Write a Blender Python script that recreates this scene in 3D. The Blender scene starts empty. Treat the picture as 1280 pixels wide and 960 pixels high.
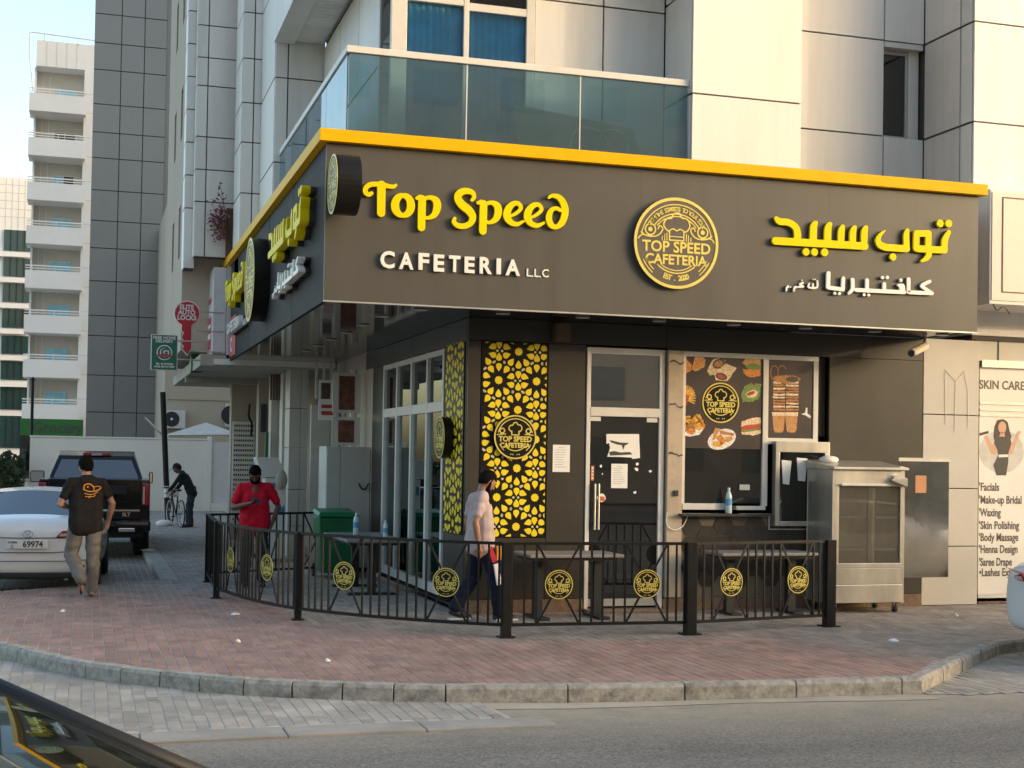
import bpy, bmesh, math, random
import numpy as np
from mathutils import Vector, Matrix
random.seed(7); rng = np.random.default_rng(7)
R = math.radians
S = bpy.context.scene
COL = S.collection

# ---------------------------------------------------------------- camera, world, sun, exposure
F_PX, PY, PITCH, ROLL, YAW = 1739.0, 536.0, R(1.23), R(.9425), R(16.99)
CAM = np.array([-2.402, -14.878, 1.85])
_fw = np.array([math.sin(YAW)*math.cos(PITCH), math.cos(YAW)*math.cos(PITCH), math.sin(PITCH)])
_r0 = np.array([math.cos(YAW), -math.sin(YAW), 0.0]); _u0 = np.cross(_r0, _fw)
_rt = _r0*math.cos(ROLL) + _u0*math.sin(ROLL); _up = -_r0*math.sin(ROLL) + _u0*math.cos(ROLL)
cd = bpy.data.cameras.new('camera'); cam = bpy.data.objects.new('camera', cd); COL.objects.link(cam)
cd.sensor_fit = 'HORIZONTAL'; cd.sensor_width = 36; cd.lens = 36*F_PX/1280
cd.shift_y = (PY-480)/1280; cd.clip_end = 2000; cd.clip_start = .05
cam.matrix_world = Matrix(((_rt[0], _up[0], -_fw[0], CAM[0]), (_rt[1], _up[1], -_fw[1], CAM[1]), (_rt[2], _up[2], -_fw[2], CAM[2]), (0, 0, 0, 1)))
S.camera = cam

OPP_H = 11.8
SUN_EL, SUN_AZ = R(9), R(122)           # azimuth clockwise from +Y: low sun from the right, behind the viewer
W = bpy.data.worlds.new('World'); S.world = W; W.use_nodes = True
nt = W.node_tree; sky = nt.nodes.new('ShaderNodeTexSky'); sky.sky_type = 'NISHITA'; sky.sun_disc = False
sky.sun_elevation = SUN_EL; sky.sun_rotation = SUN_AZ; sky.air_density = 1.0; sky.dust_density = 3.4; sky.ozone_density = 1.0; sky.altitude = 20
bg = nt.nodes['Background']; bg.inputs[1].default_value = 0.15; nt.links.new(sky.outputs[0], bg.inputs[0])
sl = bpy.data.lights.new('sun', 'SUN'); sl.energy = .28; sl.angle = R(.6); sl.color = (1, .78, .52)
sun = bpy.data.objects.new('sun', sl); COL.objects.link(sun)
_sd = Vector((math.sin(SUN_AZ)*math.cos(SUN_EL), math.cos(SUN_AZ)*math.cos(SUN_EL), math.sin(SUN_EL)))
sun.rotation_euler = _sd.to_track_quat('Z', 'Y').to_euler(); sun.location = _sd*60
S.view_settings.view_transform = 'Standard'; S.view_settings.look = 'None'; S.view_settings.gamma = 1
S.view_settings.exposure = 2.0; S.view_settings.use_curve_mapping = False

# ---------------------------------------------------------------- pixel -> place helpers (a pixel gives only a direction)
def ray(x, y): return _fw + _rt*(x-640)/F_PX + _up*(PY-y)/F_PX
def onZ(x, y, z=0): d = ray(x, y); return CAM + d*((z-CAM[2])/d[2])
def onX(x, y, X): d = ray(x, y); return CAM + d*((X-CAM[0])/d[0])
def onY(x, y, Y): d = ray(x, y); return CAM + d*((Y-CAM[1])/d[1])
def to_px(P):
    d = np.asarray(P, float)-CAM; z = d@_fw
    return 640+F_PX*(d@_rt)/z, PY-F_PX*(d@_up)/z

# ---------------------------------------------------------------- materials
MATS = {}
def mat(name, col, rough=.6, metal=0, var=.12, scale=6, bump=0, bscale=60, spec=.5, stretch=None, coat=0, dirt=0, dirtcol=(.25, .2, .15), emit=0, attr=None, orand=0):
    if name in MATS: return MATS[name]
    m = bpy.data.materials.new(name); m.use_nodes = True; MATS[name] = m
    n, l = m.node_tree.nodes, m.node_tree.links; b = n['Principled BSDF']
    b.inputs['Roughness'].default_value = rough; b.inputs['Metallic'].default_value = metal
    b.inputs['Specular IOR Level'].default_value = spec; b.inputs['Coat Weight'].default_value = coat
    geo = n.new('ShaderNodeNewGeometry'); mp = n.new('ShaderNodeMapping'); l.new(geo.outputs['Position'], mp.inputs[0])
    if stretch: mp.inputs['Scale'].default_value = stretch
    src = None
    if attr:
        a = n.new('ShaderNodeAttribute'); a.attribute_name = attr; src = a.outputs['Color']
    if var > 0 or dirt > 0:
        t = n.new('ShaderNodeTexNoise'); t.inputs['Scale'].default_value = scale; t.inputs['Detail'].default_value = 5; t.inputs['Roughness'].default_value = .6
        l.new(mp.outputs[0], t.inputs['Vector'])
        r = n.new('ShaderNodeMapRange'); r.inputs['From Min'].default_value = .3; r.inputs['From Max'].default_value = .7
        r.inputs['To Min'].default_value = 1-var; r.inputs['To Max'].default_value = 1+var; l.new(t.outputs['Fac'], r.inputs['Value'])
        mx = n.new('ShaderNodeMix'); mx.data_type = 'RGBA'; mx.blend_type = 'MULTIPLY'; mx.inputs[0].default_value = 1
        mx.inputs[6].default_value = (*col, 1)
        if src: l.new(src, mx.inputs[6])
        l.new(r.outputs[0], mx.inputs[7]); out = mx.outputs[2]
        if dirt > 0:
            t2 = n.new('ShaderNodeTexNoise'); t2.inputs['Scale'].default_value = scale*.35; t2.inputs['Detail'].default_value = 8; t2.inputs['Roughness'].default_value = .72
            l.new(mp.outputs[0], t2.inputs['Vector'])
            r2 = n.new('ShaderNodeMapRange'); r2.inputs['From Min'].default_value = .5; r2.inputs['From Max'].default_value = .72
            r2.inputs['To Max'].default_value = dirt; l.new(t2.outputs['Fac'], r2.inputs['Value'])
            m2 = n.new('ShaderNodeMix'); m2.data_type = 'RGBA'; l.new(r2.outputs[0], m2.inputs[0]); l.new(out, m2.inputs[6]); m2.inputs[7].default_value = (*dirtcol, 1); out = m2.outputs[2]
        if orand:
            oi = n.new('ShaderNodeObjectInfo'); r4 = n.new('ShaderNodeMapRange'); r4.inputs['To Min'].default_value = 1-orand; r4.inputs['To Max'].default_value = 1+orand*.6; l.new(oi.outputs['Random'], r4.inputs['Value'])
            m4 = n.new('ShaderNodeMix'); m4.data_type = 'RGBA'; m4.blend_type = 'MULTIPLY'; m4.inputs[0].default_value = 1; l.new(out, m4.inputs[6]); l.new(r4.outputs[0], m4.inputs[7]); out = m4.outputs[2]
        l.new(out, b.inputs['Base Color'])
        r3 = n.new('ShaderNodeMapRange'); r3.inputs['To Min'].default_value = max(0, rough-.08); r3.inputs['To Max'].default_value = min(1, rough+.08)
        l.new(t.outputs['Fac'], r3.inputs['Value']); l.new(r3.outputs[0], b.inputs['Roughness'])
    else:
        b.inputs['Base Color'].default_value = (*col, 1)
        if src: l.new(src, b.inputs['Base Color'])
    if bump > 0:
        t3 = n.new('ShaderNodeTexNoise'); t3.inputs['Scale'].default_value = bscale; t3.inputs['Detail'].default_value = 3; l.new(mp.outputs[0], t3.inputs['Vector'])
        bp = n.new('ShaderNodeBump'); bp.inputs['Strength'].default_value = bump; bp.inputs['Distance'].default_value = .01
        l.new(t3.outputs['Fac'], bp.inputs['Height']); l.new(bp.outputs[0], b.inputs['Normal'])
    if emit:
        b.inputs['Emission Color'].default_value = (*col, 1); b.inputs['Emission Strength'].default_value = emit
    return m

def glass(name, tint=(.75, .82, .85), refl=.1, rough=.01, dust=0, dcol=(.5, .5, .5)):
    if name in MATS: return MATS[name]
    m = bpy.data.materials.new(name); m.use_nodes = True; MATS[name] = m
    n, l = m.node_tree.nodes, m.node_tree.links; n.remove(n['Principled BSDF'])
    tr = n.new('ShaderNodeBsdfTransparent'); tr.inputs[0].default_value = (*tint, 1)
    gl = n.new('ShaderNodeBsdfGlossy'); gl.inputs['Roughness'].default_value = rough; gl.inputs['Color'].default_value = (.92, .97, 1, 1)
    fr = n.new('ShaderNodeFresnel'); fr.inputs[0].default_value = 1.5
    ad = n.new('ShaderNodeMath'); ad.operation = 'ADD'; ad.use_clamp = True; ad.inputs[1].default_value = refl; l.new(fr.outputs[0], ad.inputs[0])
    mx = n.new('ShaderNodeMixShader'); l.new(ad.outputs[0], mx.inputs[0]); l.new(tr.outputs[0], mx.inputs[1]); l.new(gl.outputs[0], mx.inputs[2])
    out = mx.outputs[0]
    if dust:
        df = n.new('ShaderNodeBsdfDiffuse'); df.inputs[0].default_value = (*dcol, 1); tn = n.new('ShaderNodeTexNoise'); tn.inputs['Scale'].default_value = 3; tn.inputs['Detail'].default_value = 6; g2 = n.new('ShaderNodeNewGeometry'); l.new(g2.outputs['Position'], tn.inputs['Vector'])
        mr = n.new('ShaderNodeMapRange'); mr.inputs['To Min'].default_value = dust*.5; mr.inputs['To Max'].default_value = dust*1.5; l.new(tn.outputs['Fac'], mr.inputs['Value'])
        m2 = n.new('ShaderNodeMixShader'); l.new(mr.outputs[0], m2.inputs[0]); l.new(out, m2.inputs[1]); l.new(df.outputs[0], m2.inputs[2]); out = m2.outputs[0]
    l.new(out, n['Material Output'].inputs[0]); return m

def mats():
    mat('cladding', (.77, .74, .69), .42, 0, .05, 1.3, .05, 3, dirt=.5, dirtcol=(.56, .51, .44), stretch=(2.2, 2.2, .22), orand=.09)
    mat('cladding_back', (.09, .08, .07), .8)
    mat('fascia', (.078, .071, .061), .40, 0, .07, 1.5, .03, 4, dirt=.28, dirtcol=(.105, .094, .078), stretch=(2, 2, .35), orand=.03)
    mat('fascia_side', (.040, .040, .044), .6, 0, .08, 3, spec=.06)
    mat('wall_dark', (.034, .030, .023), .40, 0, .10, 1.6, dirt=.25, dirtcol=(.075, .065, .05))
    mat('soffit', (.018, .017, .016), .06, 0, .1, 3, .06, 2, spec=.35)
    mat('yellow', (.84, .45, .002), .45, 0, .05, 5, spec=.12)
    mat('letter_yellow', (.82, .66, .002), .4, 0, .03, 8, spec=.12)
    mat('letter_side', (.03, .026, .02), .45)
    mat('letter_white', (.82, .80, .75), .35, 0, .03, 8)
    mat('gold', (.70, .58, .13), .38, .2, .06, 14)
    mat('logo_black', (.012, .011, .010), .35, 0, .1, 5, spec=.2)
    mat('logo_brown', (.10, .08, .065), .4)
    mat('frame_white', (.66, .64, .60), .38, 0, .05, 4, dirt=.2, dirtcol=(.45, .4, .33))
    mat('frame_alu', (.55, .54, .51), .35, .6, .06, 5)
    mat('paper', (.80, .79, .76), .8, 0, .04, 5)
    mat('ink', (.06, .06, .07), .8, 0, 0)
    mat('ink_faint', (.42, .42, .44), .8, 0, 0)
    mat('black_metal', (.008, .0078, .0078), .42, .0, .2, 10, .08, 40, spec=.3, dirt=.15, dirtcol=(.022, .019, .016))
    mat('steel', (.60, .57, .51), .32, .75, .14, 3, .12, 8, stretch=(1, 1, .3), dirt=.3, dirtcol=(.25, .21, .15))
    mat('steel_door', (.55, .53, .49), .09, .95, .15, 2.5, .22, 3, dirt=.25, dirtcol=(.3, .25, .18))
    mat('concrete', (.40, .36, .30), .85, 0, .12, 3, .2, 30, dirt=.25, dirtcol=(.25, .22, .18))
    mat('column_plaster', (.46, .38, .29), .85, 0, .12, 6, .3, 25, dirt=.35, dirtcol=(.32, .26, .2))
    mat('granite', (.17, .115, .08), .4, 0, .35, 30, 0)
    mat('wood_brown', (.10, .06, .035), .6, 0, .2, 20)
    mat('plaster_white', (.82, .77, .68), .85, 0, .05, .7, .1, 20, dirt=.3, dirtcol=(.46, .42, .34), stretch=(1, 1, .6))
    mat('plaster_beige', (.47, .39, .30), .8, 0, .06, .5, .05, 10, dirt=.3, dirtcol=(.36, .29, .22), stretch=(1, 1, .2))
    mat('grey_panel', (.235, .228, .218), .30, .2, .07, .35, .0, 3, dirt=.2, dirtcol=(.13, .125, .12), stretch=(1, 1, .4))
    mat('far_white', (.84, .83, .81), .7, 0, .04, .5)
    mat('far_recess', (.68, .64, .57), .8, 0, .06, .5)
    mat('rubber', (.018, .018, .018), .8, 0, .1, 10)
    mat('plastic_green', (.012, .16, .06), .45, 0, .1, 5)
    mat('plastic_black', (.02, .02, .02), .5, 0, .1, 5)
    mat('tile_dark', (.045, .038, .032), .28, 0, .12, 5)
    mat('grout', (.17, .15, .12), .8)
    mat('tile_white', (.53, .50, .45), .4, 0, .05, 2, dirt=.2, dirtcol=(.4, .35, .28))
    glass('glass_clear', (.72, .80, .80), .08)
    glass('glass_dark', (.20, .22, .22), .05)
    glass('glass_balcony', (.52, .70, .76), .10, .02, .20, (.17, .29, .34))
    glass('glass_blue', (.62, .86, .96), .0, .01, .06, (.2, .45, .6))
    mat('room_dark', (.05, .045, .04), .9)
    mat('curtain_blue', (.38, .74, .92), .8, 0, .15, 5)
mats()
M = MATS

# ---------------------------------------------------------------- mesh builder and object helpers
class MB:
    def __init__(s): s.v = []; s.f = []; s.mi = []; s.smooth = False
    def add(s, vs, fs, mi=0):
        o = len(s.v); s.v += [tuple(map(float, v)) for v in vs]; s.f += [tuple(i+o for i in f) for f in fs]; s.mi += [mi]*len(fs); return s
    def box(s, x0, x1, y0, y1, z0, z1, mi=0):
        x0, x1 = sorted((x0, x1)); y0, y1 = sorted((y0, y1)); z0, z1 = sorted((z0, z1))
        return s.add([(x0, y0, z0), (x1, y0, z0), (x1, y1, z0), (x0, y1, z0), (x0, y0, z1), (x1, y0, z1), (x1, y1, z1), (x0, y1, z1)],
                     [(0, 3, 2, 1), (4, 5, 6, 7), (0, 1, 5, 4), (1, 2, 6, 5), (2, 3, 7, 6), (3, 0, 4, 7)], mi)
    def bar(s, a, b, w, h=None, up=(0, 0, 1), mi=0):
        """box section w x h from a to b"""
        h = h or w; a = Vector(a); b = Vector(b); d = (b-a).normalized(); up = Vector(up)
        if abs(d.dot(up)) > .98: up = Vector((1, 0, 0))
        x = d.cross(up).normalized(); z = x.cross(d)
        P = []
        for q in (a, b):
            for sx, sz in ((-1, -1), (1, -1), (1, 1), (-1, 1)): P.append(q + x*sx*w/2 + z*sz*h/2)
        return s.add(P, [(0, 1, 2, 3), (7, 6, 5, 4), (0, 4, 5, 1), (1, 5, 6, 2), (2, 6, 7, 3), (3, 7, 4, 0)], mi)
    def tube(s, pts, r, n=8, mi=0, cap=True):
        pts = [Vector(p) for p in pts]; k = len(pts); rs = r if isinstance(r, (list, tuple)) else [r]*k; vs = []; prev = None
        for i, q in enumerate(pts):
            d = (pts[min(i+1, k-1)]-pts[max(i-1, 0)]).normalized()
            if prev is None: x = d.orthogonal().normalized()
            else: x = (prev - d*prev.dot(d)).normalized()
            prev = x; y = d.cross(x)
            for j in range(n):
                a = 2*math.pi*j/n; vs.append(q + (x*math.cos(a)+y*math.sin(a))*rs[i])
        fs = [(i*n+j, i*n+(j+1) % n, (i+1)*n+(j+1) % n, (i+1)*n+j) for i in range(k-1) for j in range(n)]
        if cap: fs += [tuple(range(n))[::-1], tuple(range((k-1)*n, k*n))]
        return s.add(vs, fs, mi)
    def lathe(s, prof, c=(0, 0, 0), n=16, axis='z', mi=0):
        vs = []
        for r, h in prof:
            for j in range(n):
                a = 2*math.pi*j/n; p = (r*math.cos(a), r*math.sin(a), h)
                if axis == 'y': p = (p[0], p[2], p[1])
                if axis == 'x': p = (p[2], p[0], p[1])
                vs.append((c[0]+p[0], c[1]+p[1], c[2]+p[2]))
        k = len(prof); fs = [(i*n+j, i*n+(j+1) % n, (i+1)*n+(j+1) % n, (i+1)*n+j) for i in range(k-1) for j in range(n)]
        fs += [tuple(range(n))[::-1], tuple(range((k-1)*n, k*n))]
        if axis == 'y': fs = [f[::-1] for f in fs]
        return s.add(vs, fs, mi)
    def prism(s, poly, fn, d0, d1, mi=0):
        """poly of (u,v); fn(u,v,d)->xyz; thick from d0 to d1"""
        n = len(poly); vs = [fn(u, v, d0) for u, v in poly]+[fn(u, v, d1) for u, v in poly]
        return s.add(vs, [tuple(range(n)), tuple(range(2*n-1, n-1, -1))]+[(i, i+n, (i+1) % n+n, (i+1) % n) for i in range(n)], mi)
    def ell(s, c, rx, ry, rz, n=12, mi=0):
        vs = []; m = n//2+1
        for i in range(m+1):
            t = math.pi*i/m
            for j in range(n):
                a = 2*math.pi*j/n; vs.append((c[0]+rx*math.sin(t)*math.cos(a), c[1]+ry*math.sin(t)*math.sin(a), c[2]+rz*math.cos(t)))
        return s.add(vs, [(i*n+j, (i+1)*n+j, (i+1)*n+(j+1) % n, i*n+(j+1) % n) for i in range(m) for j in range(n)], mi)
    def mesh(s, name='m'):
        me = bpy.data.meshes.new(name); me.from_pydata(s.v, [], s.f); me.polygons.foreach_set('material_index', s.mi)
        bm = bmesh.new(); bm.from_mesh(me); bmesh.ops.recalc_face_normals(bm, faces=bm.faces); bm.to_mesh(me); bm.free()
        if s.smooth: me.polygons.foreach_set('use_smooth', [True]*len(me.polygons))
        return me

WM = {}
def setp(o, label=None, cat=None, group=None, kind=None):
    if label: o['label'] = label
    if cat: o['category'] = cat
    if group: o['group'] = group
    if kind: o['kind'] = kind
    return o
def thing(name, label, cat, loc=(0, 0, 0), rotz=0, group=None):
    o = bpy.data.objects.new(name, None); COL.objects.link(o); o.empty_display_size = .1
    o.location = loc; o.rotation_euler = (0, 0, rotz); WM[o.name] = Matrix.Translation(Vector(loc)) @ Matrix.Rotation(rotz, 4, 'Z')
    return setp(o, label, cat, group)
def link(name, me, mt=None, parent=None, local=True, bevel=0, smooth=False, mw=None):
    """local=False: the vertices are in world space and are moved into the parent's space"""
    o = bpy.data.objects.new(name, me); COL.objects.link(o)
    if mt is not None:
        for q in (mt if isinstance(mt, (list, tuple)) else [mt]):
            if len(me.materials) < (len(mt) if isinstance(mt, (list, tuple)) else 1): me.materials.append(M[q] if isinstance(q, str) else q)
    if parent is not None:
        o.parent = parent; pm = WM[parent.name]
        if not local: me.transform(pm.inverted())
        WM[o.name] = pm
    else: WM[o.name] = Matrix.Identity(4)
    if bevel:
        b = o.modifiers.new('bevel', 'BEVEL'); b.width = bevel; b.segments = 2; b.limit_method = 'ANGLE'
        if smooth: o.modifiers.new('n', 'WEIGHTED_NORMAL')
    if smooth: me.polygons.foreach_set('use_smooth', [True]*len(me.polygons))
    return o
def part(name, mb, mt, parent, local=False, bevel=0, smooth=False, label=None):
    o = link(name, mb.mesh(name), mt, parent, local, bevel, smooth)
    if label: o['label'] = label
    return o
def inst(name, me, parent, mtx, mt=None):
    """shared mesh placed with a world matrix under a parent"""
    o = bpy.data.objects.new(name, me); COL.objects.link(o)
    if mt is not None and not me.materials: me.materials.append(M[mt])
    if parent is not None:
        o.parent = parent; o.matrix_basis = WM[parent.name].inverted() @ mtx; WM[o.name] = mtx
    else: o.matrix_world = mtx; WM[o.name] = mtx
    return o
def struct(name, mb, mt, bevel=0): return setp(link(name, mb.mesh(name), mt, None, True, bevel), kind='structure')
def single(name, mb, mt, label, cat, group=None, bevel=0, smooth=False): return setp(link(name, mb.mesh(name), mt, None, True, bevel, smooth), label, cat, group)
def frontM(x, z, y=0, s=1): return Matrix.Translation((x, y, z)) @ Matrix.Rotation(R(90), 4, 'X') @ Matrix.Scale(s, 4)          # plane facing -Y
def leftM(y, z, x=0, s=1): return Matrix.Translation((x, y, z)) @ Matrix.Rotation(R(-90), 4, 'Z') @ Matrix.Rotation(R(90), 4, 'X') @ Matrix.Scale(s, 4)   # plane facing -X

def curve_mesh(loops, ext, bev=0):
    cu = bpy.data.curves.new('c', 'CURVE'); cu.dimensions = '2D'; cu.fill_mode = 'BOTH'; cu.extrude = ext/2; cu.bevel_depth = bev; cu.bevel_resolution = 1
    for lp in loops:
        sp = cu.splines.new('POLY'); sp.points.add(len(lp)-1)
        for i, (x, y) in enumerate(lp): sp.points[i].co = (x, y, 0, 1)
        sp.use_cyclic_u = True
    o = bpy.data.objects.new('c', cu); COL.objects.link(o); dg = bpy.context.evaluated_depsgraph_get(); me = bpy.data.meshes.new_from_object(o.evaluated_get(dg))
    bpy.data.objects.remove(o); bpy.data.curves.remove(cu); me.transform(Matrix.Translation((0, 0, ext/2))); me.materials.clear(); return me
def text_mesh(t, size, ext=.004, bold=0, align='CENTER', sx=1):
    cu = bpy.data.curves.new('t', 'FONT'); cu.body = t; cu.size = size; cu.extrude = ext/2; cu.offset = bold; cu.align_x = align; cu.align_y = 'CENTER'; cu.resolution_u = 3
    o = bpy.data.objects.new('t', cu); COL.objects.link(o); dg = bpy.context.evaluated_depsgraph_get(); me = bpy.data.meshes.new_from_object(o.evaluated_get(dg))
    bpy.data.objects.remove(o); bpy.data.curves.remove(cu); me.transform(Matrix.Translation((0, 0, ext/2)) @ Matrix.Diagonal((sx, 1, 1, 1))); me.materials.clear(); return me
def join_meshes(ms):
    bm = bmesh.new()
    for m in ms: bm.from_mesh(m)
    me = bpy.data.meshes.new('j'); bm.to_mesh(me); bm.free(); return me
def catmull(pts, n=6):
    P = [np.array(p, float) for p in pts]; out = []
    for i in range(len(P)-1):
        a, b, c, d = P[max(i-1, 0)], P[i], P[i+1], P[min(i+2, len(P)-1)]
        for k in range(n):
            t = k/n; out.append(.5*((2*b)+(c-a)*t+(2*a-5*b+4*c-d)*t*t+(3*b-a-3*c+d)*t**3))
    out.append(P[-1]); return out
def stroke_loops(strokes, res):
    """strokes: lists of (x,y,r) tapered round strokes; returns outline loops of their union (marching squares)"""
    A = np.concatenate([np.array(s) for s in strokes]); pad = A[:, 2].max()+3*res
    x0, y0 = A[:, 0].min()-pad, A[:, 1].min()-pad; nx = int((A[:, 0].max()+pad-x0)/res)+2; ny = int((A[:, 1].max()+pad-y0)/res)+2
    gx = x0+np.arange(nx)*res; gy = y0+np.arange(ny)*res; X, Y = np.meshgrid(gx, gy, indexing='ij'); D = np.full(X.shape, 1e9)
    for s in strokes:
        s = [np.array(q, float) for q in s]
        if len(s) == 1: D = np.minimum(D, np.hypot(X-s[0][0], Y-s[0][1])-s[0][2])
        for a, b in zip(s[:-1], s[1:]):
            dx, dy = b[0]-a[0], b[1]-a[1]; L = dx*dx+dy*dy+1e-12
            t = np.clip(((X-a[0])*dx+(Y-a[1])*dy)/L, 0, 1); D = np.minimum(D, np.hypot(X-a[0]-t*dx, Y-a[1]-t*dy)-(a[2]+t*(b[2]-a[2])))
    D[np.abs(D) < 1e-9] = 1e-9
    nxt = {}; pos = {}
    def ep(k):
        if k not in pos:
            i, j, h = k; a = D[i, j]; b = D[i+1, j] if h == 0 else D[i, j+1]; t = a/(a-b)
            pos[k] = (gx[i]+(res*t if h == 0 else 0), gy[j]+(res*t if h == 1 else 0))
        return k
    I = D < 0
    cells = np.argwhere((I[:-1, :-1] | I[1:, :-1] | I[:-1, 1:] | I[1:, 1:]) & ~(I[:-1, :-1] & I[1:, :-1] & I[:-1, 1:] & I[1:, 1:]))
    for i, j in cells:
        i, j = int(i), int(j); c = (I[i, j]) | (I[i+1, j] << 1) | (I[i+1, j+1] << 2) | (I[i, j+1] << 3)
        B, Rr, T, L = (i, j, 0), (i+1, j, 1), (i, j+1, 0), (i, j, 1)
        seg = {1: [(L, B)], 2: [(B, Rr)], 3: [(L, Rr)], 4: [(Rr, T)], 5: [(L, T), (Rr, B)], 6: [(B, T)], 7: [(L, T)], 8: [(T, L)], 9: [(T, B)], 10: [(B, L), (T, Rr)], 11: [(T, Rr)], 12: [(Rr, L)], 13: [(Rr, B)], 14: [(B, L)]}[int(c)]
        for a, b in seg: nxt[ep(a)] = ep(b)
    loops = []
    while nxt:
        k = next(iter(nxt)); lp = []
        while k in nxt: lp.append(pos[k]); k = nxt.pop(k)
        if len(lp) > 3: loops.append(lp)
    return loops
# ================================================================ SETTING: ground, road, pavements, kerbs
ROADZ, PARKZ = -.13, -.12
mat('sand', (.30, .25, .19), .95, 0, .15, .6)
mat('joint_sand', (.46, .42, .365), .95, 0, .2, 8)
def asphalt():
    m = mat('asphalt', (.150, .142, .128), .88, 0, .22, 1.2, .55, 160, dirt=.7, dirtcol=(.21, .195, .165), stretch=(.35, 1.3, 1))
    n, l = m.node_tree.nodes, m.node_tree.links; b = n['Principled BSDF']
    t = n.new('ShaderNodeTexNoise'); t.inputs['Scale'].default_value = 48; t.inputs['Detail'].default_value = 4; t.inputs['Roughness'].default_value = .8
    g = n.new('ShaderNodeNewGeometry'); l.new(g.outputs['Position'], t.inputs['Vector'])
    r = n.new('ShaderNodeMapRange'); r.inputs['From Min'].default_value = .32; r.inputs['From Max'].default_value = .68; r.inputs['To Min'].default_value = .35; r.inputs['To Max'].default_value = 1.9; l.new(t.outputs['Fac'], r.inputs['Value'])
    mx = n.new('ShaderNodeMix'); mx.data_type = 'RGBA'; mx.blend_type = 'MULTIPLY'; mx.inputs[0].default_value = 1
    old = b.inputs['Base Color'].links[0].from_socket; l.new(old, mx.inputs[6]); l.new(r.outputs[0], mx.inputs[7]); 
    sx = n.new('ShaderNodeSeparateXYZ'); l.new(g.outputs['Position'], sx.inputs[0]); q = n.new('ShaderNodeMapRange'); q.inputs['From Min'].default_value = -5.9; q.inputs['From Max'].default_value = -4.4; l.new(sx.outputs['Y'], q.inputs['Value'])
    t2 = n.new('ShaderNodeTexNoise'); t2.inputs['Scale'].default_value = 3; t2.inputs['Detail'].default_value = 8; t2.inputs['Roughness'].default_value = .75; l.new(g.outputs['Position'], t2.inputs['Vector'])
    a = n.new('ShaderNodeMath'); a.operation = 'MULTIPLY'; l.new(q.outputs[0], a.inputs[0]); l.new(t2.outputs['Fac'], a.inputs[1]); a2 = n.new('ShaderNodeMath'); a2.operation = 'MULTIPLY'; a2.inputs[1].default_value = 1.7; a2.use_clamp = True; l.new(a.outputs[0], a2.inputs[0])
    m3 = n.new('ShaderNodeMix'); m3.data_type = 'RGBA'; l.new(a2.outputs[0], m3.inputs[0]); l.new(mx.outputs[2], m3.inputs[6]); m3.inputs[7].default_value = (.38, .33, .255, 1); l.new(m3.outputs[2], b.inputs['Base Color'])
asphalt()
mat('kerb', (.36, .335, .29), .85, 0, .3, 16, .5, 40, dirt=.9, dirtcol=(.105, .10, .09))
mat('edging', (.33, .305, .27), .85, 0, .15, 3, .3, 50, dirt=.4, dirtcol=(.18, .165, .145))
mat('gutter_dust', (.42, .37, .29), .9, 0, .14, 2.5, .3, 60, dirt=.5, dirtcol=(.24, .21, .18))
mat('paver', (1, 1, 1), .78, 0, .30, 2.2, .35, 90, attr='pcol', dirt=.55, dirtcol=(.27, .24, .205))
def paver_spots():
    m = M['paver']; n, l = m.node_tree.nodes, m.node_tree.links; b = n['Principled BSDF']; old = b.inputs['Base Color'].links[0].from_socket; g = n.new('ShaderNodeNewGeometry')
    for sc, lo, hi, col, k in ((9, .64, .74, (.10, .09, .08, 1), .5), (26, .69, .75, (.42, .39, .35, 1), .6), (1.1, .56, .70, (.14, .115, .10, 1), .45)):
        t = n.new('ShaderNodeTexNoise'); t.inputs['Scale'].default_value = sc; t.inputs['Detail'].default_value = 4; l.new(g.outputs['Position'], t.inputs['Vector'])
        r = n.new('ShaderNodeMapRange'); r.inputs['From Min'].default_value = lo; r.inputs['From Max'].default_value = hi; r.inputs['To Max'].default_value = k; l.new(t.outputs['Fac'], r.inputs['Value'])
        x = n.new('ShaderNodeMix'); x.data_type = 'RGBA'; l.new(r.outputs[0], x.inputs[0]); l.new(old, x.inputs[6]); x.inputs[7].default_value = col; old = x.outputs[2]
    l.new(old, b.inputs['Base Color'])
paver_spots()

struct('ground', MB().add([(-400, -400, -.22), (400, -400, -.22), (400, 400, -.22), (-400, 400, -.22)], [(0, 1, 2, 3)]), 'sand')
struct('road', MB().add([(-90, -34, ROADZ-.004), (90, -34, ROADZ-.004), (90, 3, ROADZ-.004), (-90, 3, ROADZ-.004)], [(0, 1, 2, 3)]), 'asphalt')

def sheet(name, poly, z, mt): return struct(name, MB().add([(x, y, z) for x, y in poly], [tuple(range(len(poly)))]), mt)
KERB = [(-8.6, 6.2), (-6.6, 4.3), (-4.9, 1.9), (-3.9, .3), (-3.147, -.767), (-2.713, -1.606), (-2.341, -2.2), (-1.75, -2.77), (-1.197, -3.25), (-.551, -3.60), (.061, -3.84), (.686, -4.0), (1.327, -4.12), (1.99, -4.2), (2.826, -4.25), (3.428, -4.28), (4.025, -4.31), (4.58, -4.33)]
KERB2 = [(4.58, -4.33), (5.15, -3.82), (5.69, -3.33), (6.2, -2.87), (6.78, -2.38), (7.3, -2.15), (8.3, -2.1), (9.5, -2.1), (11, -2.1), (14, -2.1), (20, -2.1)]
LKERB = [(-1.2, 6.2), (-1.2, 31)]
def inset(poly, d):
    out = []
    for i, p in enumerate(poly):
        a = np.array(poly[max(i-1, 0)]); b = np.array(poly[min(i+1, len(poly)-1)]); t = (b-a)/np.linalg.norm(b-a); n = np.array((-t[1], t[0])); out.append(tuple(np.array(p)+n*d))
    return out
KIN = inset(KERB, .112); K2IN = inset(KERB2, .105)
KIN[-1] = (4.52, -4.21); K2IN[0] = (4.52, -4.21)
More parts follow.
